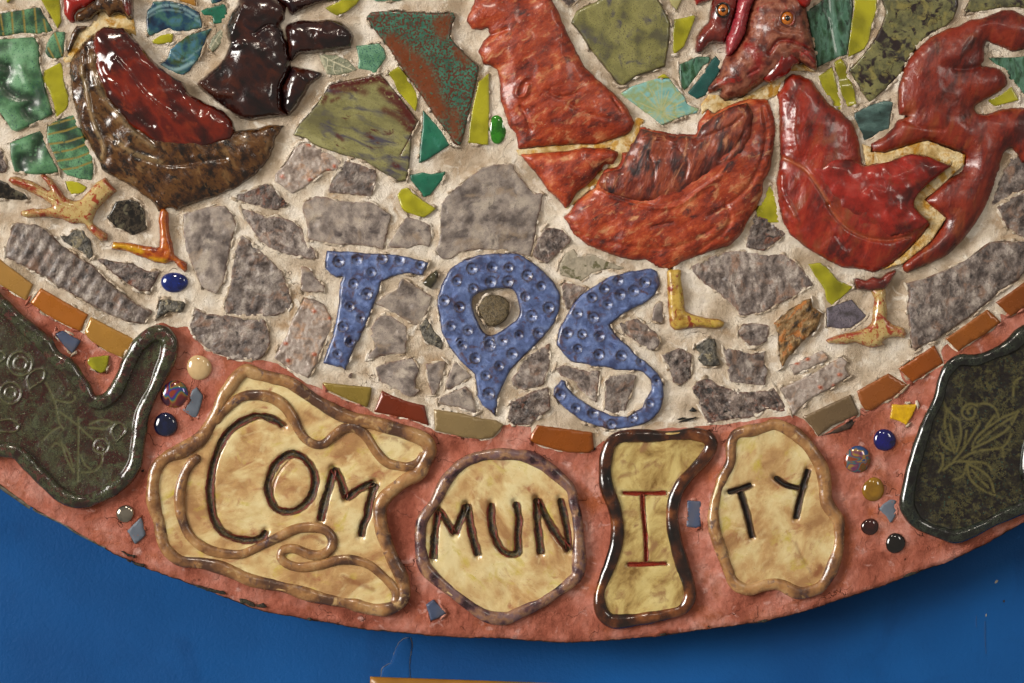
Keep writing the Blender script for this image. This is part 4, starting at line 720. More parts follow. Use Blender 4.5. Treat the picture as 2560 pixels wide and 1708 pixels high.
Q('wattle', '@3,0 20,770 -60,740 -20,640 10,540 60,440 110,400 180,430 250,510 290,585 240,600 180,680 120,720', scarlet, ('head', C_), h=10, edge=6, dome=20, domew=34, jg=1.4, smooth_it=5, z0=18, base=-26, noise=[(24, 2)], mask=False, lines=[Ls('@3,0 110,430 110,560 60,700', 10, 4), Ls('@3,0 40,520 110,400 200,440 290,560', 3.5, -5, .9)])
Q('beak', '@3,0 100,385 230,380 340,430 435,510 440,655 370,625 300,575 210,440 140,410', head_gl, ('head', C_), h=12, edge=6, dome=14, domew=18, jg=1.4, smooth_it=3, z0=20, base=-30, noise=[(20, 2)], mask=False, lines=[Ls('@3,0 220,430 330,500 430,600', 4, -5, .8)])
Q('comb_tip', '@3,0 230,-40 400,-40 380,50 340,85 290,70 240,20', scarlet, ('head', C_), h=16, edge=6, dome=14, domew=18, z0=22, base=-30, mask=False)
def eye(px, py, r, par, z):
    def f():
        for nm, rr, zz, m, hh in (('eye', r, z, eye_amber, r * .45), ('pupil', r * .42, z + r * .36, eye_black, r * .3)):
            a = np.arange(20) * 2 * math.pi / 20; V = [np.array([[0, 0]])]; H = [np.array([hh])]
            for k in (0.4, 0.75, 1.0):
                V.append(np.stack([rr * k * np.cos(a), rr * k * 1.1 * np.sin(a)], 1)); H.append(np.full(20, hh * math.sqrt(max(1 - k * k, 0))))
            V.append(np.stack([rr * np.cos(a), rr * 1.1 * np.sin(a)], 1)); H.append(np.full(20, -12.0))
            V = np.vstack(V) + (px, py); H = np.concatenate(H) + zz; F = [(0, 1 + (i + 1) % 20, 1 + i) for i in range(20)]
            for q in range(3):
                b = 1 + q * 20
                F += [(b + i, b + (i + 1) % 20, b + 20 + (i + 1) % 20, b + 20 + i) for i in range(20)]
            o = emit(nm, V, H, F, m, ('head', par), np.zeros(len(V)), np.zeros(len(V))); o['fixn'] = 1
        q = np.stack([px + r * 1.15 * np.cos(np.linspace(0, 6.28, 14)[:-1]), py + r * 1.25 * np.sin(np.linspace(0, 6.28, 14)[:-1])], 1)
        tube('eyelid', q, r * .22, z + 1, eye_black if par is D_ else head_gl, ('head', par), True, 1.0, 8, .1, 4)['fixn'] = 1
    QF(f)
Q('leg', '@2,1 1420,905 1480,900 1555,910 1555,1000 1580,1150 1590,1280 1640,1310 1780,1350 1900,1360 1955,1390 1940,1430 1890,1450 1700,1440 1550,1460 1490,1465 1450,1420 1435,1300 1425,1100', foot_yel, C_, h=9, edge=6, dome=12, domew=16, jg=.9, step=4, smooth_it=3, swell=1.5, noise=[(20, 1.5)], label='yellow ochre leg with one pointed toe')
D_ = thing('rooster_head_relief', 1780, 80, 'small dark red brown rooster head with one amber eye left of the pink comb', 'ceramic bird', 'ceramic birds set in the mural')
Q('head', '@2,0 1850,-40 1820,60 1800,200 1750,240 1690,340 1680,480 1730,500 1780,440 1830,400 1950,400 1970,360 2000,270 2050,130 2080,-40', dkred, D_, h=10, edge=5, dome=24, domew=40, jg=1, step=5, smooth_it=5, noise=[(30, 3)], swell=1.3, lines=[Ls('@2,0 1860,80 1930,50 2000,90', 5, 4)])
Q('beak', '@2,0 1670,-40 1820,-30 1830,5 1760,20 1690,50', scarlet, ('head', D_), h=10, edge=6, dome=10, domew=15)
eye(1280 + 1930 * K, 105 * K, 14, D_, 33)
eye(1920 + 160 * K, 190 * K, 16, C_, 53)

E_ = thing('rooster_relief', 2250, 480, 'bright glossy red rooster relief at the right with a zigzag gold seam', 'ceramic bird', 'ceramic birds set in the mural')
Q('grout_seam', '@3,0 860,1320 950,1350 940,1400 1080,1400 1200,1365 1350,1315 1470,1290 1700,1380 1815,1420 1800,1520 @3,1 1700,40 1560,170 1440,265 1640,435 1500,650 1240,860 1160,880 960,945 1100,880 1300,710 1490,490 1330,335 1330,255 1430,150 1590,20 1690,-60 @3,0 1670,1530 1450,1440 1300,1420 1100,1500 900,1540', gold_seam, E_, h=16, edge=3, jg=1.6, noise=[(20, 2.5)], swell=.3, label='zigzag gold stained seam through the wing')
Q('body', '@3,0 220,670 300,690 400,730 470,830 560,950 680,1030 780,1130 830,1250 855,1400 870,1510 950,1490 1100,1480 1300,1410 1450,1430 1600,1490 1680,1520 @3,1 1680,-40 1600,20 1530,60 1440,150 1380,210 1340,260 1340,330 1400,400 1500,490 1410,600 1300,720 1180,830 1100,890 970,940 850,910 680,890 550,830 350,710 200,590 130,470 90,300 75,100 90,-20 @3,0 110,1420 100,1250 95,950 80,870 130,800 150,730', red_bright, E_, h=10, edge=6, dome=36, domew=150, jg=1.4, step=5.5, smooth_it=8, noise=[(80, 5), (26, 1.0)], ridge=[(80, 3)], swell=1.8,
  lines=[Ls('@3,0 150,850 250,1000 230,1200 260,1400', 9, 6), Ls('@3,0 110,1440 230,1500 @3,1 330,0 430,130 540,310', 5, -5, .5), Ls('@3,1 540,320 620,440 730,540 900,620 1100,640 1300,600', 6, -7, .3), Ls('@3,1 120,40 130,200 200,340 260,480', 7, 7), Ls('@3,1 620,600 680,680 720,720', 7, -6)])
Q('wing', '@3,0 870,1530 1000,1510 1100,1490 1300,1420 1450,1440 1600,1500 1670,1530 @3,1 1590,20 1440,140 1370,210 1325,290 1340,350 1400,410 1470,475 1400,530 1250,590 1100,615 950,610 800,550 660,440 560,330 450,150 350,-20 @3,0 420,1510 600,1440 760,1470', red_wing, E_, h=3, edge=8, dome=20, domew=90, jg=1, step=5.5, smooth_it=8, z0=29, base=-28, noise=[(60, 4)], ridge=[(44, 4)], mask=False,
  bumps=[(1920 + x * K, 427 + y * K, r, a) for x, y, r, a in ((880, 250, 14, 6), (1040, 210, 10, 5), (640, 160, 16, 5), (1190, 370, 14, 5), (820, 470, 12, 4), (1500, -30, 14, 6), (950, 30, 14, 4))])
Q('tail', '@3,0 950,1400 940,1320 1060,1250 1150,1170 1190,1100 1280,1070 1200,1060 1190,950 1195,800 1230,680 1290,540 1380,430 1500,330 1650,260 1750,240 1850,180 1980,160 2150,90 2250,90 2350,140 2450,160 2500,420 2330,465 2250,480 2130,430 2010,385 1990,450 1990,560 1960,600 2120,620 2190,700 2205,780 2130,850 1990,920 1900,980 1910,1030 1990,1050 2150,1000 2250,985 2500,990 2500,1480 2330,1500 2290,1420 2230,1360 2170,1400 2140,1480 2130,1568 @3,1 2120,0 2080,130 2020,290 1960,400 1900,500 1800,630 1650,780 1500,850 1400,890 1280,940 1250,920 1230,870 1300,790 1400,720 1500,640 1600,500 1630,440 1560,390 1430,290 1450,250 1540,170 1600,110 1780,0 @3,0 1800,1510 1800,1420 1700,1380 1500,1300 1350,1320 1200,1370 1080,1410', red_tail, E_, h=10, edge=6, dome=33, domew=125, jg=1.2, step=5.5, smooth_it=8, noise=[(80, 5), (26, 1.0)], ridge=[(80, 3)], swell=1.6,
  lines=[Ls('@3,0 1240,1100 1400,1180 1600,1200', 6, -4), Ls('@3,0 1700,640 1850,640 1990,590', 6, -5), Ls('@3,0 1230,700 1210,850 1230,1040', 7, 4)])
Q('leg', '@3,1 930,1080 1080,1070 1095,1250 1100,1360 1150,1410 1250,1440 1280,1500 1260,1540 1180,1530 1100,1540 1050,1575 @3,2 1080,25 1020,50 950,60 880,40 800,10 700,30 560,20 530,-10 @3,1 550,1540 640,1500 800,1470 900,1440 950,1390 960,1280 975,1180', foot_cream, E_, h=10, edge=7, dome=12, domew=17, jg=.9, step=4, smooth_it=3, swell=1.6, lines=[Ls('@3,1 560,1550 700,1510 850,1490', 4, 0, .9), Ls('@3,1 980,1370 1050,1350 1090,1400', 4, 0, .9), Ls('@3,1 1120,1430 1250,1500', 6, 0, .6)], label='cream leg with red speckles and three toes')
Q('leg_cuff', '@3,1 780,990 820,980 900,1000 960,970 1040,980 1100,930 1175,898 1180,930 1130,1020 1070,1090 930,1110 820,1090 790,1040', dkred, E_, h=12, edge=6, dome=12, domew=14, jg=1.2, step=4, noise=[(14, 2.5)], z0=3, base=-12)

# ------------------------------------------------------------------ letters T O S
def rr_(t, R=13.0): return [(x + random.uniform(-1, 1), y + random.uniform(-1, 1), R * random.uniform(.86, 1.12)) for x, y in P(t)]
tile_grp = 'blue ceramic letters pressed with rings'
Q('letter_tile', '@1,1 650,735 880,740 1050,760 1240,765 1400,790 1590,840 1560,900 1530,965 1390,940 1260,970 1150,1020 1130,1110 1080,1230 1040,1340 1010,1420 970,1500 940,1568 @1,2 930,0 880,110 820,265 790,240 610,200 640,110 690,-20 @1,1 700,1520 735,1350 760,1200 770,1040 800,970 740,980 680,950 640,900 630,830', blue_lt, None, h=10, edge=6, jg=1.4, step=4.5, noise=[(30, 1.5)], dome=3, domew=18,
  rings=rr_('@1,1 760,830 925,820 1165,805 1320,820 1510,860 1060,930 895,1035 1020,1130 865,1245 960,1350 795,1430 @1,1 865,1558 @1,2 750,115 @1,2 860,5')[:12] + rr_('@1,2 750,115 860,2'), label='glossy blue ceramic letter T pressed with rings', cat='letter tile', group=tile_grp)
Q('letter_tile', '@1,1 1665,1180 1700,1050 1780,900 1900,820 2050,770 2200,755 2350,755 @2,1 80,770 200,850 290,920 390,1030 445,1140 440,1270 390,1400 280,1540 @2,2 200,50 80,170 -10,260 @1,2 2270,400 2220,520 2195,690 2150,640 2080,590 2030,500 2020,400 2005,300 1960,260 1850,150 1770,40 @1,1 1700,1480 1690,1350 1665,1250', blue_lt, None, h=10, edge=6, jg=1.2, step=4.5, noise=[(30, 1.5)], dome=3, domew=18,
  hole=P('@1,1 1985,1190 2000,1150 2080,1110 2180,1080 @2,1 0,1090 50,1180 70,1300 40,1370 0,1400 @1,1 2250,1470 2160,1510 2090,1480 2030,1370 1990,1270'),
  rings=rr_('@1,1 1985,900 2165,890 1840,1015 1995,1080 2160,1025 2315,1020 1725,1190 1870,1250 1790,1430 1945,1465 @1,2 1895,35 2150,35 2010,150 2230,220 2350,110 2110,315 2135,475 @2,1 140,965 265,1060 125,1155 340,1255 180,1335 65,1510 245,1490 -30,890 @1,1 1880,1580 2140,1560 2265,1560'), label='glossy blue ceramic letter O with a pointed tail, pressed with rings', cat='letter tile', group=tile_grp)
Q('letter_tile', '@2,1 1275,895 1335,920 1365,1040 1310,1150 1200,1230 1100,1270 1000,1330 900,1420 950,1500 1020,1568 @2,2 1060,30 1150,130 1250,200 1340,290 1390,380 1395,520 1360,640 1290,720 1190,770 1050,800 900,810 780,780 640,730 530,650 430,560 375,490 385,430 420,395 450,350 495,365 500,410 580,500 700,580 780,620 850,650 920,680 1060,690 1140,640 1200,600 1220,540 1260,480 1285,430 1270,350 1200,280 1130,270 960,265 860,235 740,230 700,215 540,185 470,110 410,40 @2,1 410,1568 430,1450 500,1330 570,1210 660,1120 750,1060 900,970 1100,920', blue_lt, None, h=10, edge=6, jg=1.2, step=4.5, noise=[(30, 1.5)], dome=3, domew=18,
  rings=rr_('@2,1 1215,1025 970,1010 1115,1100 850,1085 995,1140 735,1165 875,1230 600,1305 745,1350 510,1490 645,1500 805,1520 @2,2 605,70 795,120 1000,130 1185,180 1330,355 1265,565 1110,695 910,760 750,655 585,610 440,490', 12.5), label='glossy blue ceramic letter S pressed with rings', cat='letter tile', group=tile_grp)

# ------------------------------------------------------------------ word plaques
pg = 'cream word plaques spelling the lower word'
def rimpath(poly, d): return inset(resample(catmull(poly), 5), d)
def plaque(label, pts, rimw, rim_mat, px, py, floor=None, coils=(), letters=(), flmat=None, lwd=6.5, lmat=None, decor=()):
    t = thing('letter_plaque', px, py, label, 'word plaque', pg)
    poly = P(pts); MASKS.append((catmull(poly), 1.5))
    sm = []
    for sname, strokes, closed in letters:
        for s in strokes: sm.append((catmull(P(s), closed, 4) if len(P(s)) > 2 else P(s), lwd * 1.0, -9))
    def f():
        piece('plate', inset(resample(catmull(poly), 5), 4), flmat or plaque_m, t, h=11, edge=5, jg=.6, step=5.5, mask=False, dish=9, noise=[(60, 2.4), (24, .6)], lines=sm + list(decor), boundstep=5)
        tube('rim', inset(resample(catmull(poly), 5), rimw), rimw * 1.2, 9, rim_mat, t, True, .8, wob=.3)['fixn'] = 1
        for cpts, r, m in coils:
            tube('coil', P(cpts), r * 1.08, 10, m, t, False, .8, wob=.22)['fixn'] = 1
        for sname, strokes, closed in letters:
            o = letter('letter', [P(s) for s in strokes], lwd, 11.2, lmat or ink_dark, t, closed, 7.0, label='pressed letter ' + sname)
    QF(f); return t
comp = '@0,2 2300,215 2230,215 2130,300 2060,400 2000,480 1950,620 1870,760 1800,860 1650,950 1500,1020 1400,1120 1360,1250 1350,1400 1370,1540 @0,3 1410,100 1450,300 1530,420 1650,500 1850,520 2050,570 2250,660 @1,3 50,700 250,740 450,800 640,850 850,890 1050,940 1200,945 1320,900 1400,830 1415,700 1380,560 1300,400 1240,250 1200,120 1190,0 @1,2 1200,1500 1260,1430 1400,1320 1530,1250 1600,1130 1650,1020 1630,920 1560,850 1350,770 1100,700 850,640 650,540 480,430 330,330 150,280 0,240'
plaque('large irregular cream plaque with wavy coils and the letters COM', comp, 14.5, rim_tan, 720, 1230,
  coils=[('@0,2 1960,760 2050,640 2200,520 2340,490 @1,2 130,510 250,580 340,700 400,820 460,900 560,950 640,930 730,850 830,790 930,800 1020,880 1110,1020 1200,1110 1300,1140 1400,1150 1500,1100 1540,1010', 12.5, rim_tan), ('@0,2 1840,1050 1760,1110 1690,1230 1650,1400 1655,1540 @0,3 1670,50 1730,200 1850,310 2000,370 2200,385 2340,335 @1,3 200,230 380,150 560,140 660,180 705,260 680,340 600,390 500,390 350,335 250,350 230,420 300,480 420,505 600,480 750,440 900,440 1050,490 1180,600 1270,700 1290,790 1250,850', 12, rim_tan)],
  letters=[('C', ['@1,2 250,780 190,730 90,690 0,680 @0,2 2320,690 2200,745 2080,850 2000,1000 1950,1150 1925,1350 1935,1500 @0,3 1960,50 2030,170 2150,235 2290,255 @1,3 50,235 90,165'], False),
           ('O', ['@1,2 330,1030 430,1065 515,1170 540,1290 500,1430 400,1530 290,1560 180,1530 115,1400 110,1280 170,1140 250,1060'], True),
           ('M', ['@1,3 590,80 @1,2 620,1500 665,1350 710,1170', '@1,2 710,1160 780,1290 820,1440', '@1,2 820,1445 950,1350 1085,1290', '@1,2 1090,1300 1060,1400 1030,1520 @1,3 1020,30 980,120 960,225'], False)], lwd=9.0,
  decor=[Ls('@0,2 2150,400 2250,300 2340,290', 8, 2, .3), Ls('@1,2 1150,880 1300,900 1400,980', 6, -1, .5), Ls('@1,2 450,650 600,720 700,640', 6, -1, .4), Ls('@1,3 800,590 900,640 1080,710', 6, -1, .6), Ls('@1,3 420,240 520,220 620,280', 6, -1, .6), Ls('@1,2 130,1500 170,1300 230,1180 330,1070', 3, -3, .6)])
plaque('round cream plaque with the letters MUN in a purple brown rim', '@1,2 2350,985 2150,990 2000,1020 1870,1080 1760,1180 1680,1290 1620,1420 1540,1530 @1,3 1480,60 1460,200 1470,380 1510,530 1620,650 1780,780 1950,910 2100,1000 2250,1025 2350,1010 @2,3 100,960 300,870 450,770 570,680 650,590 665,400 660,200 640,0 @2,2 620,1500 590,1350 530,1270 430,1180 300,1080 150,1010 0,990', 13.5, rim_mid, 1250, 1340,
  letters=[('M', ['@1,3 1625,430 1640,200 1670,-10', '@1,3 1670,-30 1740,70 1820,200', '@1,3 1820,200 1870,80 1930,-70', '@1,3 1935,-80 1970,150 2035,400'], False), ('U', ['@1,2 2160,1480 @1,3 2155,50 2180,200 2240,330 2330,385 2400,360 @2,3 50,200 60,50 @2,2 30,1470'], False), ('N', ['@2,2 220,1440 @2,3 230,100 262,385', '@2,3 230,-130 330,80 450,260 525,350', '@2,3 520,350 510,200 480,50 440,-130'], False)], lwd=8.6)
plaque('narrow waisted cream plaque with a red letter I in a tortoiseshell rim', '@2,2 830,1000 870,900 980,830 1150,815 1350,820 1500,815 1650,800 1800,830 1870,900 1870,1000 1800,1110 1700,1220 1600,1330 1540,1450 1520,1568 @2,3 1520,100 1560,300 1620,500 1670,650 1680,800 1600,930 1450,980 1250,1020 1050,1045 900,1045 800,970 760,870 755,740 800,600 860,450 910,280 920,130 900,0 @2,2 880,1500 820,1350 805,1200 810,1080', 13.5, rim_dark, 1620, 1320,
  letters=[('I', ['@2,2 1015,1390 1200,1395 1415,1388', '@2,2 1195,1395 @2,3 1208,60 1225,200 1232,450', '@2,3 1060,478 1230,475 1420,470'], False)], lwd=4.6, lmat=ink_red, flmat=M('olive_cream_washed_glaze', ['#745628', '#a38850', '#bfaa6c', '#c8b67c'], 70, 8, distort=0.5, stretch=(0.9, 1.5), rough=.28, coat=.55, bumps=[(10, .6), (40, 2)], patch=('#8e6a44', 36, .58, .72), speck=('#5c4226', 3, .71, .75), ink='#8e4a34', rnd=0, nrough=.65))
plaque('rounded cream plaque with black letters TY in a wavy brown rim', '@2,2 2350,730 2200,770 2050,800 1980,880 1960,980 1960,1100 1890,1230 1840,1380 1810,1500 @2,3 1800,50 1820,200 1870,350 1930,520 1980,650 2050,720 2180,760 2350,710 @3,3 100,710 180,750 260,785 350,780 500,730 600,600 650,480 690,350 700,200 690,50 @3,2 640,1550 580,1450 570,1300 540,1150 470,1020 380,900 250,790 100,720 0,710', 13, rim_tan, 1930, 1280,
  letters=[('T', ['@2,2 1980,1388 2080,1355 2200,1312', '@2,2 2090,1370 2130,1500 @2,3 2155,20 2205,235'], False), ('Y', ['@3,2 60,1240 150,1310 290,1350', '@3,2 365,1170 320,1330 290,1450 265,1560 @3,3 255,60'], False)], lwd=7.0, lmat=ink_blk, decor=[Ls('@3,3 260,280 320,420 410,560', 5, -1.5, .4), Ls('@3,3 480,500 440,570', 10, 0, .8)])

# ------------------------------------------------------------------ dark plates
def plate(label, pts, px, py, flm, rimm, rimw, lines, rimz=15):
    t = thing('leaf_plate', px, py, label, 'ceramic plate', 'dark glazed plates in the pink border')
    poly = P(pts); MASKS.append((catmull(poly), 1.6))
    def f():
        piece('plate_floor', inset(resample(catmull(poly), 5), 4), flm, t, h=11, edge=6, jg=.6, step=5, mask=False, dish=10, noise=[(50, 2.4)], lines=lines, boundstep=5)
        tube('rim', inset(resample(catmull(poly), 5), rimw), rimw * 1.35, rimz - 2, rimm, t, True, .85, seg=16, wob=.3)['fixn'] = 1
    QF(f); return t
def circ(c, r, px, py, n=14):
    a = np.linspace(0, 2 * math.pi, n + 1); c0, r0 = c
    return np.stack([c0 * 640 + (px + r * np.cos(a)) * K, r0 * 427 + (py + r * np.sin(a)) * K], 1)
lp = [Ls(t, 3.0, -0.6, .8) for t in ('@0,2 420,380 480,500 520,620 540,740 580,800', '@0,2 500,530 620,560 690,530 650,460 620,490', '@0,2 560,920 600,1050 680,1200 640,1050 590,950', '@0,2 740,1050 780,1130 830,1170', '@0,2 820,760 920,720 1030,740 960,800 820,790', '@0,2 940,1040 930,1120 860,1190 750,1200', '@0,2 720,700 720,900 715,1280', '@0,2 540,640 700,760 850,900', '@0,2 400,900 480,820 560,780', '@0,2 600,1000 520,930 480,960')]
lp += [(circ((0, 2), 112, 190, 205), 2.6, 3.5, .7), (circ((0, 2), 60, 190, 205), 3, 2.5, .4), (circ((0, 2), 100, 100, 475), 2.6, 3.5, .7), (circ((0, 2), 50, 100, 475), 3, 2.5, .4), (circ((0, 2), 70, 920, 955), 2.4, -2.5, .8), (circ((0, 2), 30, 915, 985), 2.2, -2, .7)]
lp += [Ls(t, 2.4, 3.5, .7) for t in ('@0,2 280,440 255,330 330,260 410,260 400,350 300,420 280,440', '@0,2 -60,740 80,715 150,740 180,770 130,830 -60,820', '@0,2 1070,920 1030,820 1090,750 1150,780 1160,830 1100,890 1070,920', '@0,2 -40,90 30,100 50,150 0,190')]
plate('dark green plate shaped like a fish tail with stamped flowers at the left', '@0,1 -120,1040 0,1150 100,1240 230,1360 350,1460 460,1560 @0,2 540,110 660,190 750,310 820,400 870,500 940,500 1010,440 1090,290 1130,180 1200,60 1230,0 @0,1 1270,1540 1340,1480 1430,1438 1540,1460 1600,1550 @0,2 1610,30 1590,160 1530,300 1460,460 1400,580 1350,700 1330,860 1310,1000 1290,1130 1220,1260 1100,1370 950,1460 800,1520 660,1510 520,1440 380,1310 250,1180 130,1060 0,1040 -200,960 @0,1 -500,1500 -400,1200', 200, 1150, plate_l, rim_l, 14, lp)
rp = [Ls(t, 3.4, -0.2, 1) for t in ('@3,2 1640,620 1620,760 1660,900 1710,1020', '@3,2 1640,620 1720,700 1750,720 1770,850 1730,1010', '@3,2 1670,760 1690,880 1715,980', '@3,2 2300,640 2150,700 2000,800 1900,900 1870,1000', '@3,2 2300,640 2200,800 2050,900 1880,980', '@3,2 2250,690 2080,800 1920,930', '@3,2 1700,1100 1780,1000 1860,880 1940,750', '@3,2 1800,980 1820,820', '@3,2 2000,780 2080,680', '@3,2 1730,1110 1900,1010 2150,970 2230,850', '@3,2 1610,1180 1700,1110 1830,1100 2000,1120 2050,1180', '@3,2 1830,1120 1850,1250 1950,1350 2080,1410', '@3,2 1830,1120 1950,1180 2040,1270 2080,1410', '@3,2 1870,1180 1940,1260 2020,1340', '@3,2 1920,590 1860,570 1800,600 1780,660 1820,710 1880,700 1905,640 1870,600 1830,630 1840,660', '@3,2 1920,580 2010,570 2090,620 2120,710', '@3,2 1540,1020 1600,1040 1600,1140 1560,1200', '@3,2 1700,1270 1790,1230 1820,1140', '@3,2 2150,970 2160,1060', '@3,2 1680,1000 1600,940 1570,860', '@3,2 2320,330 2260,380 2250,500', '@3,2 1640,640 1600,520')]
plate('black green speckled plate with scratched leaf sprigs at the right edge', '@3,2 1760,120 1900,125 2050,70 2200,0 @3,1 2350,1440 2600,1400 @3,2 2800,100 2780,500 2520,800 2430,1000 2450,1250 2700,1450 @3,3 2600,-80 2420,-30 2150,90 1950,190 1800,250 1700,270 1600,240 1450,190 1330,120 1260,20 @3,2 1225,1500 1240,1350 1270,1200 1310,1060 1350,930 1390,810 1430,690 1490,580 1530,480 1550,370 1600,250 1680,160', 2420, 1150, plate_r, rim_r, 13, rp)

# ------------------------------------------------------------------ glass gems
def gem(px, py, rx, ry, mat, label, hh=None, z=2, flatleft=False):
    MASKS.append((np.stack([px + rx * .9 * np.cos(np.linspace(0, 6.28, 20)[:-1]), py + ry * .9 * np.sin(np.linspace(0, 6.28, 20)[:-1])], 1), 1.2))
    def f():
        n = 40; a = np.arange(n) * 2 * math.pi / n; hm = hh or rx * .42
        wob = 1 + .03 * np.sin(a * 2 + px) + .02 * np.sin(a * 3 + py)
        V = [np.array([[0.0, 0.0]])]; H = [np.array([hm])]
        ks = np.sin(np.linspace(0, math.pi / 2, 14)[1:])
        for k in ks:
            x = rx * k * wob * np.cos(a)
            if flatleft: x = np.maximum(x, -rx * .75)
            V.append(np.stack([x, ry * k * wob * np.sin(a)], 1)); H.append(np.full(n, hm * math.sqrt(max(1 - k ** 2.2, 0))))
        V.append(V[-1] * .97); H.append(np.full(n, -4.0)); V.append(np.array([[0.0, 0.0]])); H.append(np.array([-4.0]))
        NN = len(ks) + 1
        V = np.vstack(V) + (px, py); H = np.concatenate(H) + z
        F = [(0, 1 + (i + 1) % n, 1 + i) for i in range(n)]
        for q in range(NN - 1):
            b = 1 + q * n; F += [(b + i, b + (i + 1) % n, b + n + (i + 1) % n, b + n + i) for i in range(n)]
        last = len(V) - 1; b = 1 + (NN - 1) * n; F += [(b + i, b + (i + 1) % n, last) for i in range(n)]
        o = emit('glass_gem', V, H, F, mat, None, np.zeros(len(V)), np.zeros(len(V))); o['fixn'] = 1
        tag(o, label, 'glass gem', 'glass gems set in the grout')
    QF(f)
def G(c, r, x, y, rx, ry, *a, **k): gem(c * 640 + x * K, r * 427 + y * K, rx * K, ry * K, *a, **k)
irid = ['#3a1a2c', '#7a2c2c', '#8c6a2c', '#2c6a5c', '#2a3a8a', '#5a2a6a', '#8a3a24']
G(0, 1, 1598, 1025, 123, 97, gem_mat('cobalt_glass', ['#0a1f6a', '#1638a0'], .5), 'cobalt blue gem under the orange foot in the cream grout')
G(0, 2, 1825, 240, 113, 118, gem_mat('cream_glass', ['#c8a878', '#d6b888'], .15), 'cream coloured gem at the top of the left row')
G(0, 2, 1598, 485, 127, 130, M('iridescent_red_violet_glass', irid, 60, 1, rough=.15, coat=1, coat_rough=.02, metallic=.2, distort=1.6, rnd=0), 'iridescent red violet gem below the cream gem')
G(0, 2, 1518, 765, 115, 110, gem_mat('navy_glass', ['#060c24', '#101c44'], .3), 'navy blue gem below the iridescent gem on the left')
G(0, 3, 1145, 15, 85, 80, M('silvered_glass', ['#8a8478', '#b0a898'], 20, 2, rough=.08, metallic=.9, coat=.5, rnd=0), 'silvery mirrored gem in the pink grout below the dark green plate')
G(3, 2, 1075, 905, 102, 105, gem_mat('ultramarine_glass', ['#08083c', '#12127a'], .45), 'dark ultramarine gem below the golden yellow shard')
G(3, 2, 825, 1085, 122, 130, M('iridescent_gold_teal_glass', ['#6a4a1a', '#8a3a1e', '#2c6a6a', '#6a2a5a', '#9a7a2a', '#2a4a7a'], 60, 1, rough=.15, coat=1, coat_rough=.02, metallic=.2, distort=2.0, rnd=0), 'iridescent gold and teal gem right of the TY plaque')
G(3, 2, 970, 1360, 105, 110, gem_mat('amber_glass', ['#8a6212', '#a87c1a'], .35), 'amber gem below the iridescent gem on the right')
G(3, 3, 940, 135, 80, 80, gem_mat('garnet_glass', ['#240806', '#3c100a'], .2), 'small dark garnet red gem below the amber gem')
G(3, 3, 1175, 285, 92, 94, gem_mat('black_glass', ['#060504', '#100d0a'], .1), 'black gem lowest in the right row')
G(1, 0, 2215, 1185, 85, 132, gem_mat('lime_green_glass', ['#1f6a10', '#3a9a1c'], .35), 'green gem between lime glass strip and orange rooster tail')

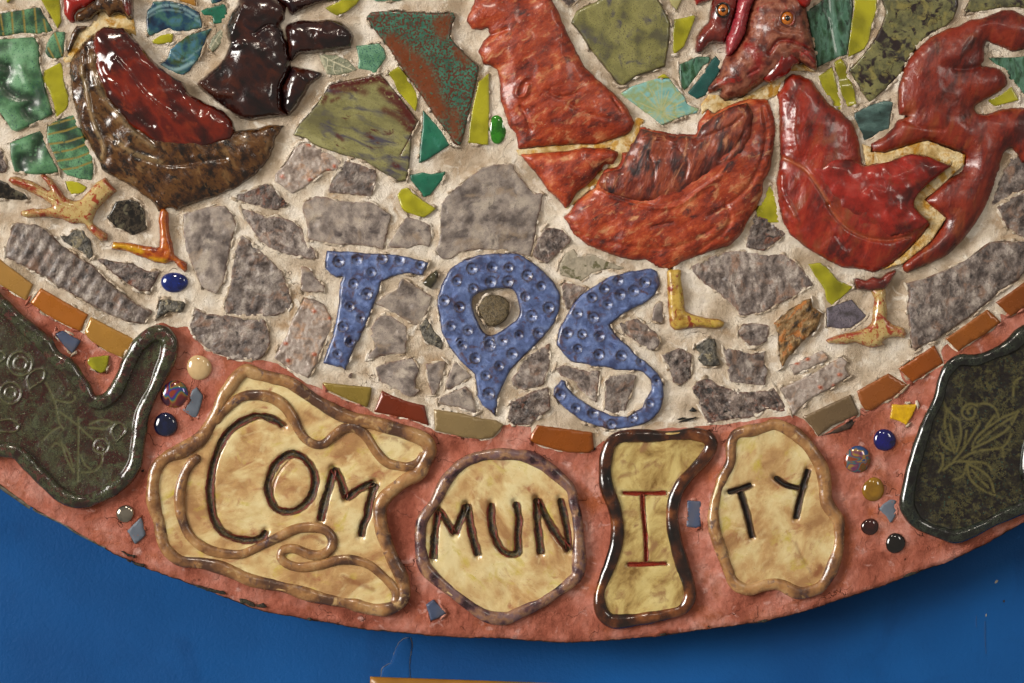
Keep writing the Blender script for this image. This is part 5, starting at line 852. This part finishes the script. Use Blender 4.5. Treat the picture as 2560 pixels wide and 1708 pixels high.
# ------------------------------------------------------------------ the wall, the board and the grout (large structure)
def structure():
    xs = np.linspace(-1400, 3960, 90); ys = np.linspace(-1400, 3600, 84)
    X, Y = np.meshgrid(xs, ys); V = np.stack([X.ravel(), Y.ravel()], 1); nx = len(xs)
    F = [(j * nx + i, (j + 1) * nx + i, (j + 1) * nx + i + 1, j * nx + i + 1) for j in range(len(ys) - 1) for i in range(nx - 1)]
    wl = emit('wall', V, np.full(len(V), WALL_H) + 1.5 * fbm(V[:, 0], V[:, 1], 500, 2), F, wall_m); wl['kind'] = 'structure'
    # torn edge of a paint flake, chips and scratches (parts of the wall)
    def ribbon(name, pl, wd, hh, mat, sd=0):
        p = resample(catmull(atwall(P(pl)), False, 4), 2.5, False); n = normals2(p, False)
        p = p + n * (1.2 * fbm(p[:, 0], p[:, 1], 9, 2, sd))[:, None]; ww = wd * (1 + .7 * fbm(p[:, 0], p[:, 1], 12, 2, sd + 4))
        N = len(p); V = np.vstack([p - n * ww[:, None], p, p + n * ww[:, None]]); H = np.concatenate([np.full(N, WALL_H + .3), np.full(N, WALL_H + hh), np.full(N, WALL_H - 1)])
        F = [(r * N + i, r * N + i + 1, (r + 1) * N + i + 1, (r + 1) * N + i) for r in range(2) for i in range(N - 1)]
        o = emit(name, V, H, F, mat, wl); o['fixn'] = 1; return o
    ribbon('paint_crack', '@1,3 1140,1530 1150,1480 1160,1430 1220,1390 1245,1370 1280,1250 1330,1180 1370,1152 1400,1150', .6, 1.6, chip_m, 3)
    ribbon('paint_crack', '@1,3 1415,1152 1432,1190 1430,1240 1420,1300 1410,1380 1412,1440 1418,1540', .6, 1.6, chip_m, 8)
    pf = P('@1,3 1140,1530 1160,1430 1230,1385 1280,1250 1330,1180 1390,1150 1425,1165 1432,1230 1412,1380 1418,1540')
    piece('paint_flake', atwall(pf), wall_m, wl, h=1.8, edge=8, jg=.8, mask=False, z0=WALL_H, noise=[(30, 1)])
    for pts in ('@3,3 2080,645 2095,618 2115,625 2105,645 2085,655', '@3,3 1995,940 2005,925 2010,945 2000,965'):
        piece('paint_chip', atwall(P(pts)), chip_m, wl, h=1.2, edge=1, jg=.4, step=2, mask=False, z0=WALL_H, base=-2)
    piece('paint_chip', atwall(P('@3,3 2155,810 2175,805 2170,830 2158,825')), board_m, wl, h=1.2, edge=1, jg=.3, step=2, mask=False, z0=WALL_H, base=-2)
    ribbon('paint_scratch', '@3,3 1912,950 1908,1000 1910,1055', .7, 1.5, scratch_m); ribbon('paint_scratch', '@3,3 1990,1000 1992,1150 2000,1300', .7, 1.5, scratch_m)

    # outline of the disc
    low = P('@0,2 0,1335 270,1525 @0,3 600,135 980,352 1330,512 1740,662 2080,792 @1,3 0,895 300,960 600,1010 960,1075 1300,1110 1750,1145 2280,1168 @2,3 300,1192 640,1196 1080,1165 1450,1130 1850,1070 2300,1010 @3,3 280,930 690,800 1060,680 1430,540 1700,440 2000,300 2350,100')
    a0, a1, a2 = low[0], low[len(low) // 2], low[-1]
    Amat = np.array([2 * (a1 - a0), 2 * (a2 - a0)]); bv_ = np.array([(a1 ** 2).sum() - (a0 ** 2).sum(), (a2 ** 2).sum() - (a0 ** 2).sum()])
    cc = np.linalg.solve(Amat, bv_); R = np.hypot(*(a0 - cc))
    def arc(th): return np.stack([cc[0] + R * np.cos(th), cc[1] + R * np.sin(th)], 1)
    tl = math.atan2(a0[1] - cc[1], a0[0] - cc[0]); tr = math.atan2(a2[1] - cc[1], a2[0] - cc[0])
    left = arc(np.linspace(tl + .22, tl + .02, 8)); right = arc(np.linspace(tr - .02, tr - .22, 8))
    outer = np.vstack([left, low, right])
    outer = resample(catmull(outer, False, 4), 5, False)
    nj = normals2(outer, False); outer = outer + nj * (2.2 * fbm(outer[:, 0], outer[:, 1], 26, 3, 3) + 1.2 * fbm(outer[:, 0], outer[:, 1], 8, 2, 5))[:, None]
    x0, x1 = outer[0, 0], outer[-1, 0]
    # border between cream and pink
    bl = P('@0,1 0,1050 110,1130 245,1200 280,1225 430,1335 600,1425 740,1480 775,1495 840,1575 980,1665 @0,2 1130,160 1180,60 @0,1 1260,1540 1400,1430 1480,1390 1560,1440 1740,1440 1790,1520 @0,2 1830,10 1960,110 2150,175 2300,185 @1,2 60,160 200,200 370,320 480,400 610,445 850,545 1030,610 1080,655 1350,710 1590,785 1640,820 1900,890 2060,910 2190,885 2270,780 @2,2 0,760 170,790 175,880 230,950 400,1000 600,1030 740,1010 830,920 980,830 1300,805 1700,785 1830,770 2000,750 2200,735 @3,2 0,690 240,680 330,710 400,790 465,880 600,790 840,690 860,600 900,645 1080,560 1200,460 1290,400 1230,330 1210,260 1260,320 1330,380 1480,290 1620,210 1600,90 1650,20 @3,1 1750,1670 2000,1510 2150,1395 2130,1300 2230,1345 2420,1225')
    bl = np.vstack([[[x0, bl[0, 1] - (bl[0, 0] - x0) * .62]], bl, [[x1, bl[-1, 1] - (x1 - bl[-1, 0]) * .62]]])
    bl = resample(bl, 5, False); nb = normals2(bl, False); bl[1:-1] += (nb * (4.5 * fbm(bl[:, 0], bl[:, 1], 20, 3, 9))[:, None])[1:-1]
    # raster of everything laid in the grout, blurred into a gentle swell
    g = 4.0; GX0, GY0 = x0 - 20, -460; nx_ = int((x1 - x0 + 60) / g); ny_ = int((1700 - GY0) / g)
    A1 = np.zeros((ny_, nx_)); HM = np.zeros((ny_, nx_), bool)
    for poly, sw in MASKS:
        lo = np.floor((poly.min(0) - (GX0, GY0)) / g).astype(int); hi = np.ceil((poly.max(0) - (GX0, GY0)) / g).astype(int)
        lo = np.maximum(lo, 0); hi = np.minimum(hi, (nx_ - 1, ny_ - 1))
        if (hi <= lo).any(): continue
        xx, yy = np.meshgrid(np.arange(lo[0], hi[0]), np.arange(lo[1], hi[1]))
        q = np.stack([GX0 + (xx.ravel() + .5) * g, GY0 + (yy.ravel() + .5) * g], 1); m = inside(q, poly).reshape(xx.shape)
        sl = A1[lo[1]:hi[1], lo[0]:hi[0]]; sl[m] = np.maximum(sl[m], sw); HM[lo[1]:hi[1], lo[0]:hi[0]] |= m & (sw > 0)
    def blur(a, r, it):
        for _ in range(it):
            for ax in (0, 1):
                c = np.cumsum(np.concatenate([np.repeat(np.take(a, [0], ax), r + 1, ax), a, np.repeat(np.take(a, [-1], ax), r, ax)], ax), ax)
                a = (np.take(c, np.arange(2 * r + 1, c.shape[ax]), ax) - np.take(c, np.arange(0, c.shape[ax] - 2 * r - 1), ax)) / (2 * r + 1)
        return a
    B1 = blur(A1, 3, 3); er = blur(HM.astype(float), 1, 1)
    def samp(a, p):
        u = np.clip((p[:, 0] - GX0) / g - .5, 0, nx_ - 1.01); v = np.clip((p[:, 1] - GY0) / g - .5, 0, ny_ - 1.01)
        i = u.astype(int); j = v.astype(int); fu = u - i; fv = v - j
        return (a[j, i] * (1 - fu) + a[j, i + 1] * fu) * (1 - fv) + (a[j + 1, i] * (1 - fu) + a[j + 1, i + 1] * fu) * fv
    def hgt(p, pink):
        z = 2.2 * fbm(p[:, 0], p[:, 1], 70, 3) + 1.6 * fbm(p[:, 0], p[:, 1], 18, 3, 4) + 1.0 * fbm(p[:, 0], p[:, 1], 7, 2, 8)
        if pink: z = z * 1.25 + 1.6 * ridged(p[:, 0], p[:, 1], 34, 3, 2)
        z = z - 2.2 + 10.5 * np.minimum(samp(B1, p), 1.3)
        z = np.where(samp(er, p) > .97, -7.0, z)
        return z
    def sheet(name, loop, mat, pink, label):
        b0, b1 = loop.min(0), loop.max(0); st = 5.5
        gx, gy = np.meshgrid(np.arange(b0[0], b1[0], st), np.arange(b0[1], b1[1], st * .866)); gx = gx + (np.arange(gx.shape[0]) % 2)[:, None] * st / 2
        q = np.stack([gx.ravel(), gy.ravel()], 1); q += (np.random.RandomState(5).rand(*q.shape) - .5) * 1.5
        near = {}
        cells = set()
        for c_ in np.floor(loop / 5.0).astype(int): cells.update((c_[0] + i, c_[1] + j) for i in (-1, 0, 1) for j in (-1, 0, 1))
        q = q[inside(q, loop)]
        q = q[[tuple(v) not in cells for v in np.floor(q / 5.0).astype(int).tolist()]] if False else q
        kk = np.array([tuple(v) in cells for v in np.floor(q / 5.0).astype(int).tolist()]); qn = q[kk]; qn = qn[dist(qn, loop) > 2.2] if len(qn) else qn
        q = np.vstack([loop, q[~kk], qn])
        V, F = tris(q, [(len(loop), True)])
        F = F[inside(V[F].mean(1), loop)]
        a = V[F[:, 0]]; b = V[F[:, 1]]; c = V[F[:, 2]]; ar = (b[:, 0] - a[:, 0]) * (c[:, 1] - a[:, 1]) - (b[:, 1] - a[:, 1]) * (c[:, 0] - a[:, 0])
        F = np.where((ar < 0)[:, None], F[:, ::-1], F)[:, ::-1]
        H = hgt(V, pink); 
        # both sheets share one height along their border, the outer edge rolls over
        do = dist(V, outer, False) if pink else np.full(len(V), 99.0)
        H = np.where(do < 12, H - 7 * (1 - do / 12) ** 2, H)
        H0 = hgt(V, False)
        cells2 = set()
        db = np.full(len(V), 99.0); nearb = np.abs(V[:, 1] - np.interp(V[:, 0], bl[:, 0], bl[:, 1])) < 160
        db[nearb] = dist(V[nearb], bl, False)
        t_ = np.clip(db / 10, 0, 1); H = H0 * (1 - t_) + H * t_
        o = emit(name, V, H, F.tolist(), mat, mural, np.zeros(len(V)), np.zeros(len(V))); o['label'] = label; o['kind'] = 'stuff' if False else 'part'
        del o['kind']
        return o
    top = np.array([[x1, -420.0], [x0, -420.0]])
    sheet('grout_bed', np.vstack([resample(np.vstack([bl, top, bl[:1]]), 5.5, False)[:-1]]), cream_grout, False, 'sandy cream grout around the birds and stones')
    sheet('grout_border', np.vstack([bl, outer[::-1]]), pink_grout, True, 'salmon pink grout band along the rim')
    # board behind the grout
    N = len(outer); ob = outer + (0, 1.5); V = np.vstack([outer - (0, 1), ob, ob, np.array([[x1, -420], [x0, -420]])]); H = np.concatenate([np.full(N, -6.0), np.full(N, -9.0), np.full(N, BOARD_H), [BOARD_H, BOARD_H]])
    F = [(i, i + 1, N + i + 1, N + i) for i in range(N - 1)] + [(N + i, N + i + 1, 2 * N + i + 1, 2 * N + i) for i in range(N - 1)] + [tuple(range(2 * N, 3 * N)) + (3 * N, 3 * N + 1)]
    # side and top walls of the board
    V = np.vstack([V, [[x1, -420], [x0, -420]]]); H = np.concatenate([H, [-8, -8]])
    F += [(3 * N, 3 * N + 1, 3 * N + 3, 3 * N + 2), (2 * N, 3 * N + 1, 3 * N + 3, N), (3 * N - 1, 3 * N, 3 * N + 2, 2 * N - 1), tuple(range(N, 2 * N)) + (3 * N + 2, 3 * N + 3)]
    o = emit('backing_board', V, H, F, board_m, mural, smooth=False); o['fixn'] = 1
    # metal trim that shows at the lower left
    def strip(pts, wd, hh, name='metal_trim'):
        p = resample(catmull(P(pts), False, 5), 6, False); n = normals2(p, False); N = len(p)
        if n[:, 1].mean() < 0: n = -n
        ks = [(-.5, -30), (-.5, hh), (0, hh + 2), (.5, hh), (.55, -30)]
        V = np.vstack([p + n * wd * a_ for a_, b_ in ks]); H = np.concatenate([np.full(N, float(b_)) for a_, b_ in ks])
        F = [(r * N + i, r * N + i + 1, (r + 1) * N + i + 1, (r + 1) * N + i) for r in range(len(ks) - 1) for i in range(N - 1)]
        o = emit(name, V, H, F, metal_m, mural); o['fixn'] = 1
    strip('@0,2 -500,1010 -200,1210 0,1345 130,1435 265,1530', 9, -6)
    strip('@0,2 290,1540 @0,3 340,5 480,70 590,125 700,200 960,330', 4.5, -5)
    # ochre board below
    t = thing('sign_board', 1300, 1850, 'ochre board with a slightly sloping top edge below the mural', 'sign board')
    pts = np.array([[925, 1692.6], [1420, 1710.0], [1415, 1990], [920, 1990]])
    o = piece('panel', atwall(pts, 155), sign_m, t, h=6, edge=1.5, jg=0, mask=False, z0=WALL_H + 4, step=25, base=-8, boundstep=12)
def smears():
    rs = np.random.RandomState(21)
    for nm, mt, test, lab in (('grout_smear', cream_grout, lambda n_, p: n_ not in ('border_tile', 'slate_tile') or rs.rand() < .3, 'dabs of cream grout dragged over the shard edges'), ('grout_smear', pink_grout, lambda n_, p: n_ in ('border_tile', 'slate_tile'), 'dabs of pink grout dragged over the border tile edges')):
        VV = []; HH = []; FF = []; b0 = 0
        for poly, h, n_ in EDGES:
            if not test(n_, poly): continue
            p = resample(poly, 5); n = normals2(p); out = n if inside(p + n * 2, p).mean() < .5 else -n
            per = len(p) * 5
            for _ in range(int(per / {'letter_tile': 70, 'glass_shard': 60, 'border_tile': 55}.get(n_, 34))):
                i = rs.randint(len(p)); t = np.array([-n[i, 1], n[i, 0]])
                if mt is pink_grout and n_ == 'border_tile' and out[i, 1] < 0.2: continue
                L = rs.uniform(5, 15); Wd = rs.uniform(2.2, 5.0); c = p[i] + out[i] * rs.uniform(.5, 3); m = 16; V = [c[None]]; H = [np.array([h * .98 + .4])]
                a = np.arange(m) * 2 * math.pi / m; rr = 1 + .35 * rs.randn(m) * .6
                for k_, hh in ((.55, h * .94 + .2), (1.0, h * .55 - .5), (1.15, -3.0)):
                    V.append(c + (t[None] * (L * k_ * rr * np.cos(a))[:, None]) + out[i][None] * (Wd * k_ * rr * np.sin(a))[:, None]); H.append(hh + .35 * rs.randn(m))
                F = [(0, 1 + (j + 1) % m, 1 + j) for j in range(m)]
                for q in range(2): F += [(1 + q * m + j, 1 + q * m + (j + 1) % m, 1 + (q + 1) * m + (j + 1) % m, 1 + (q + 1) * m + j) for j in range(m)]
                VV += V; HH += H; FF += [tuple(x + b0 for x in f) for f in F]; b0 += 1 + 3 * m
        V = np.vstack(VV); o = emit(nm, V, np.concatenate(HH), FF, mt, mural, np.zeros(len(V)), np.zeros(len(V))); o['fixn'] = 1; o['kind'] = 'stuff'; o['label'] = lab
WALL_H = -165.0; BOARD_H = -158.0
structure()
for f in QUEUE: f()
smears()
fixn()
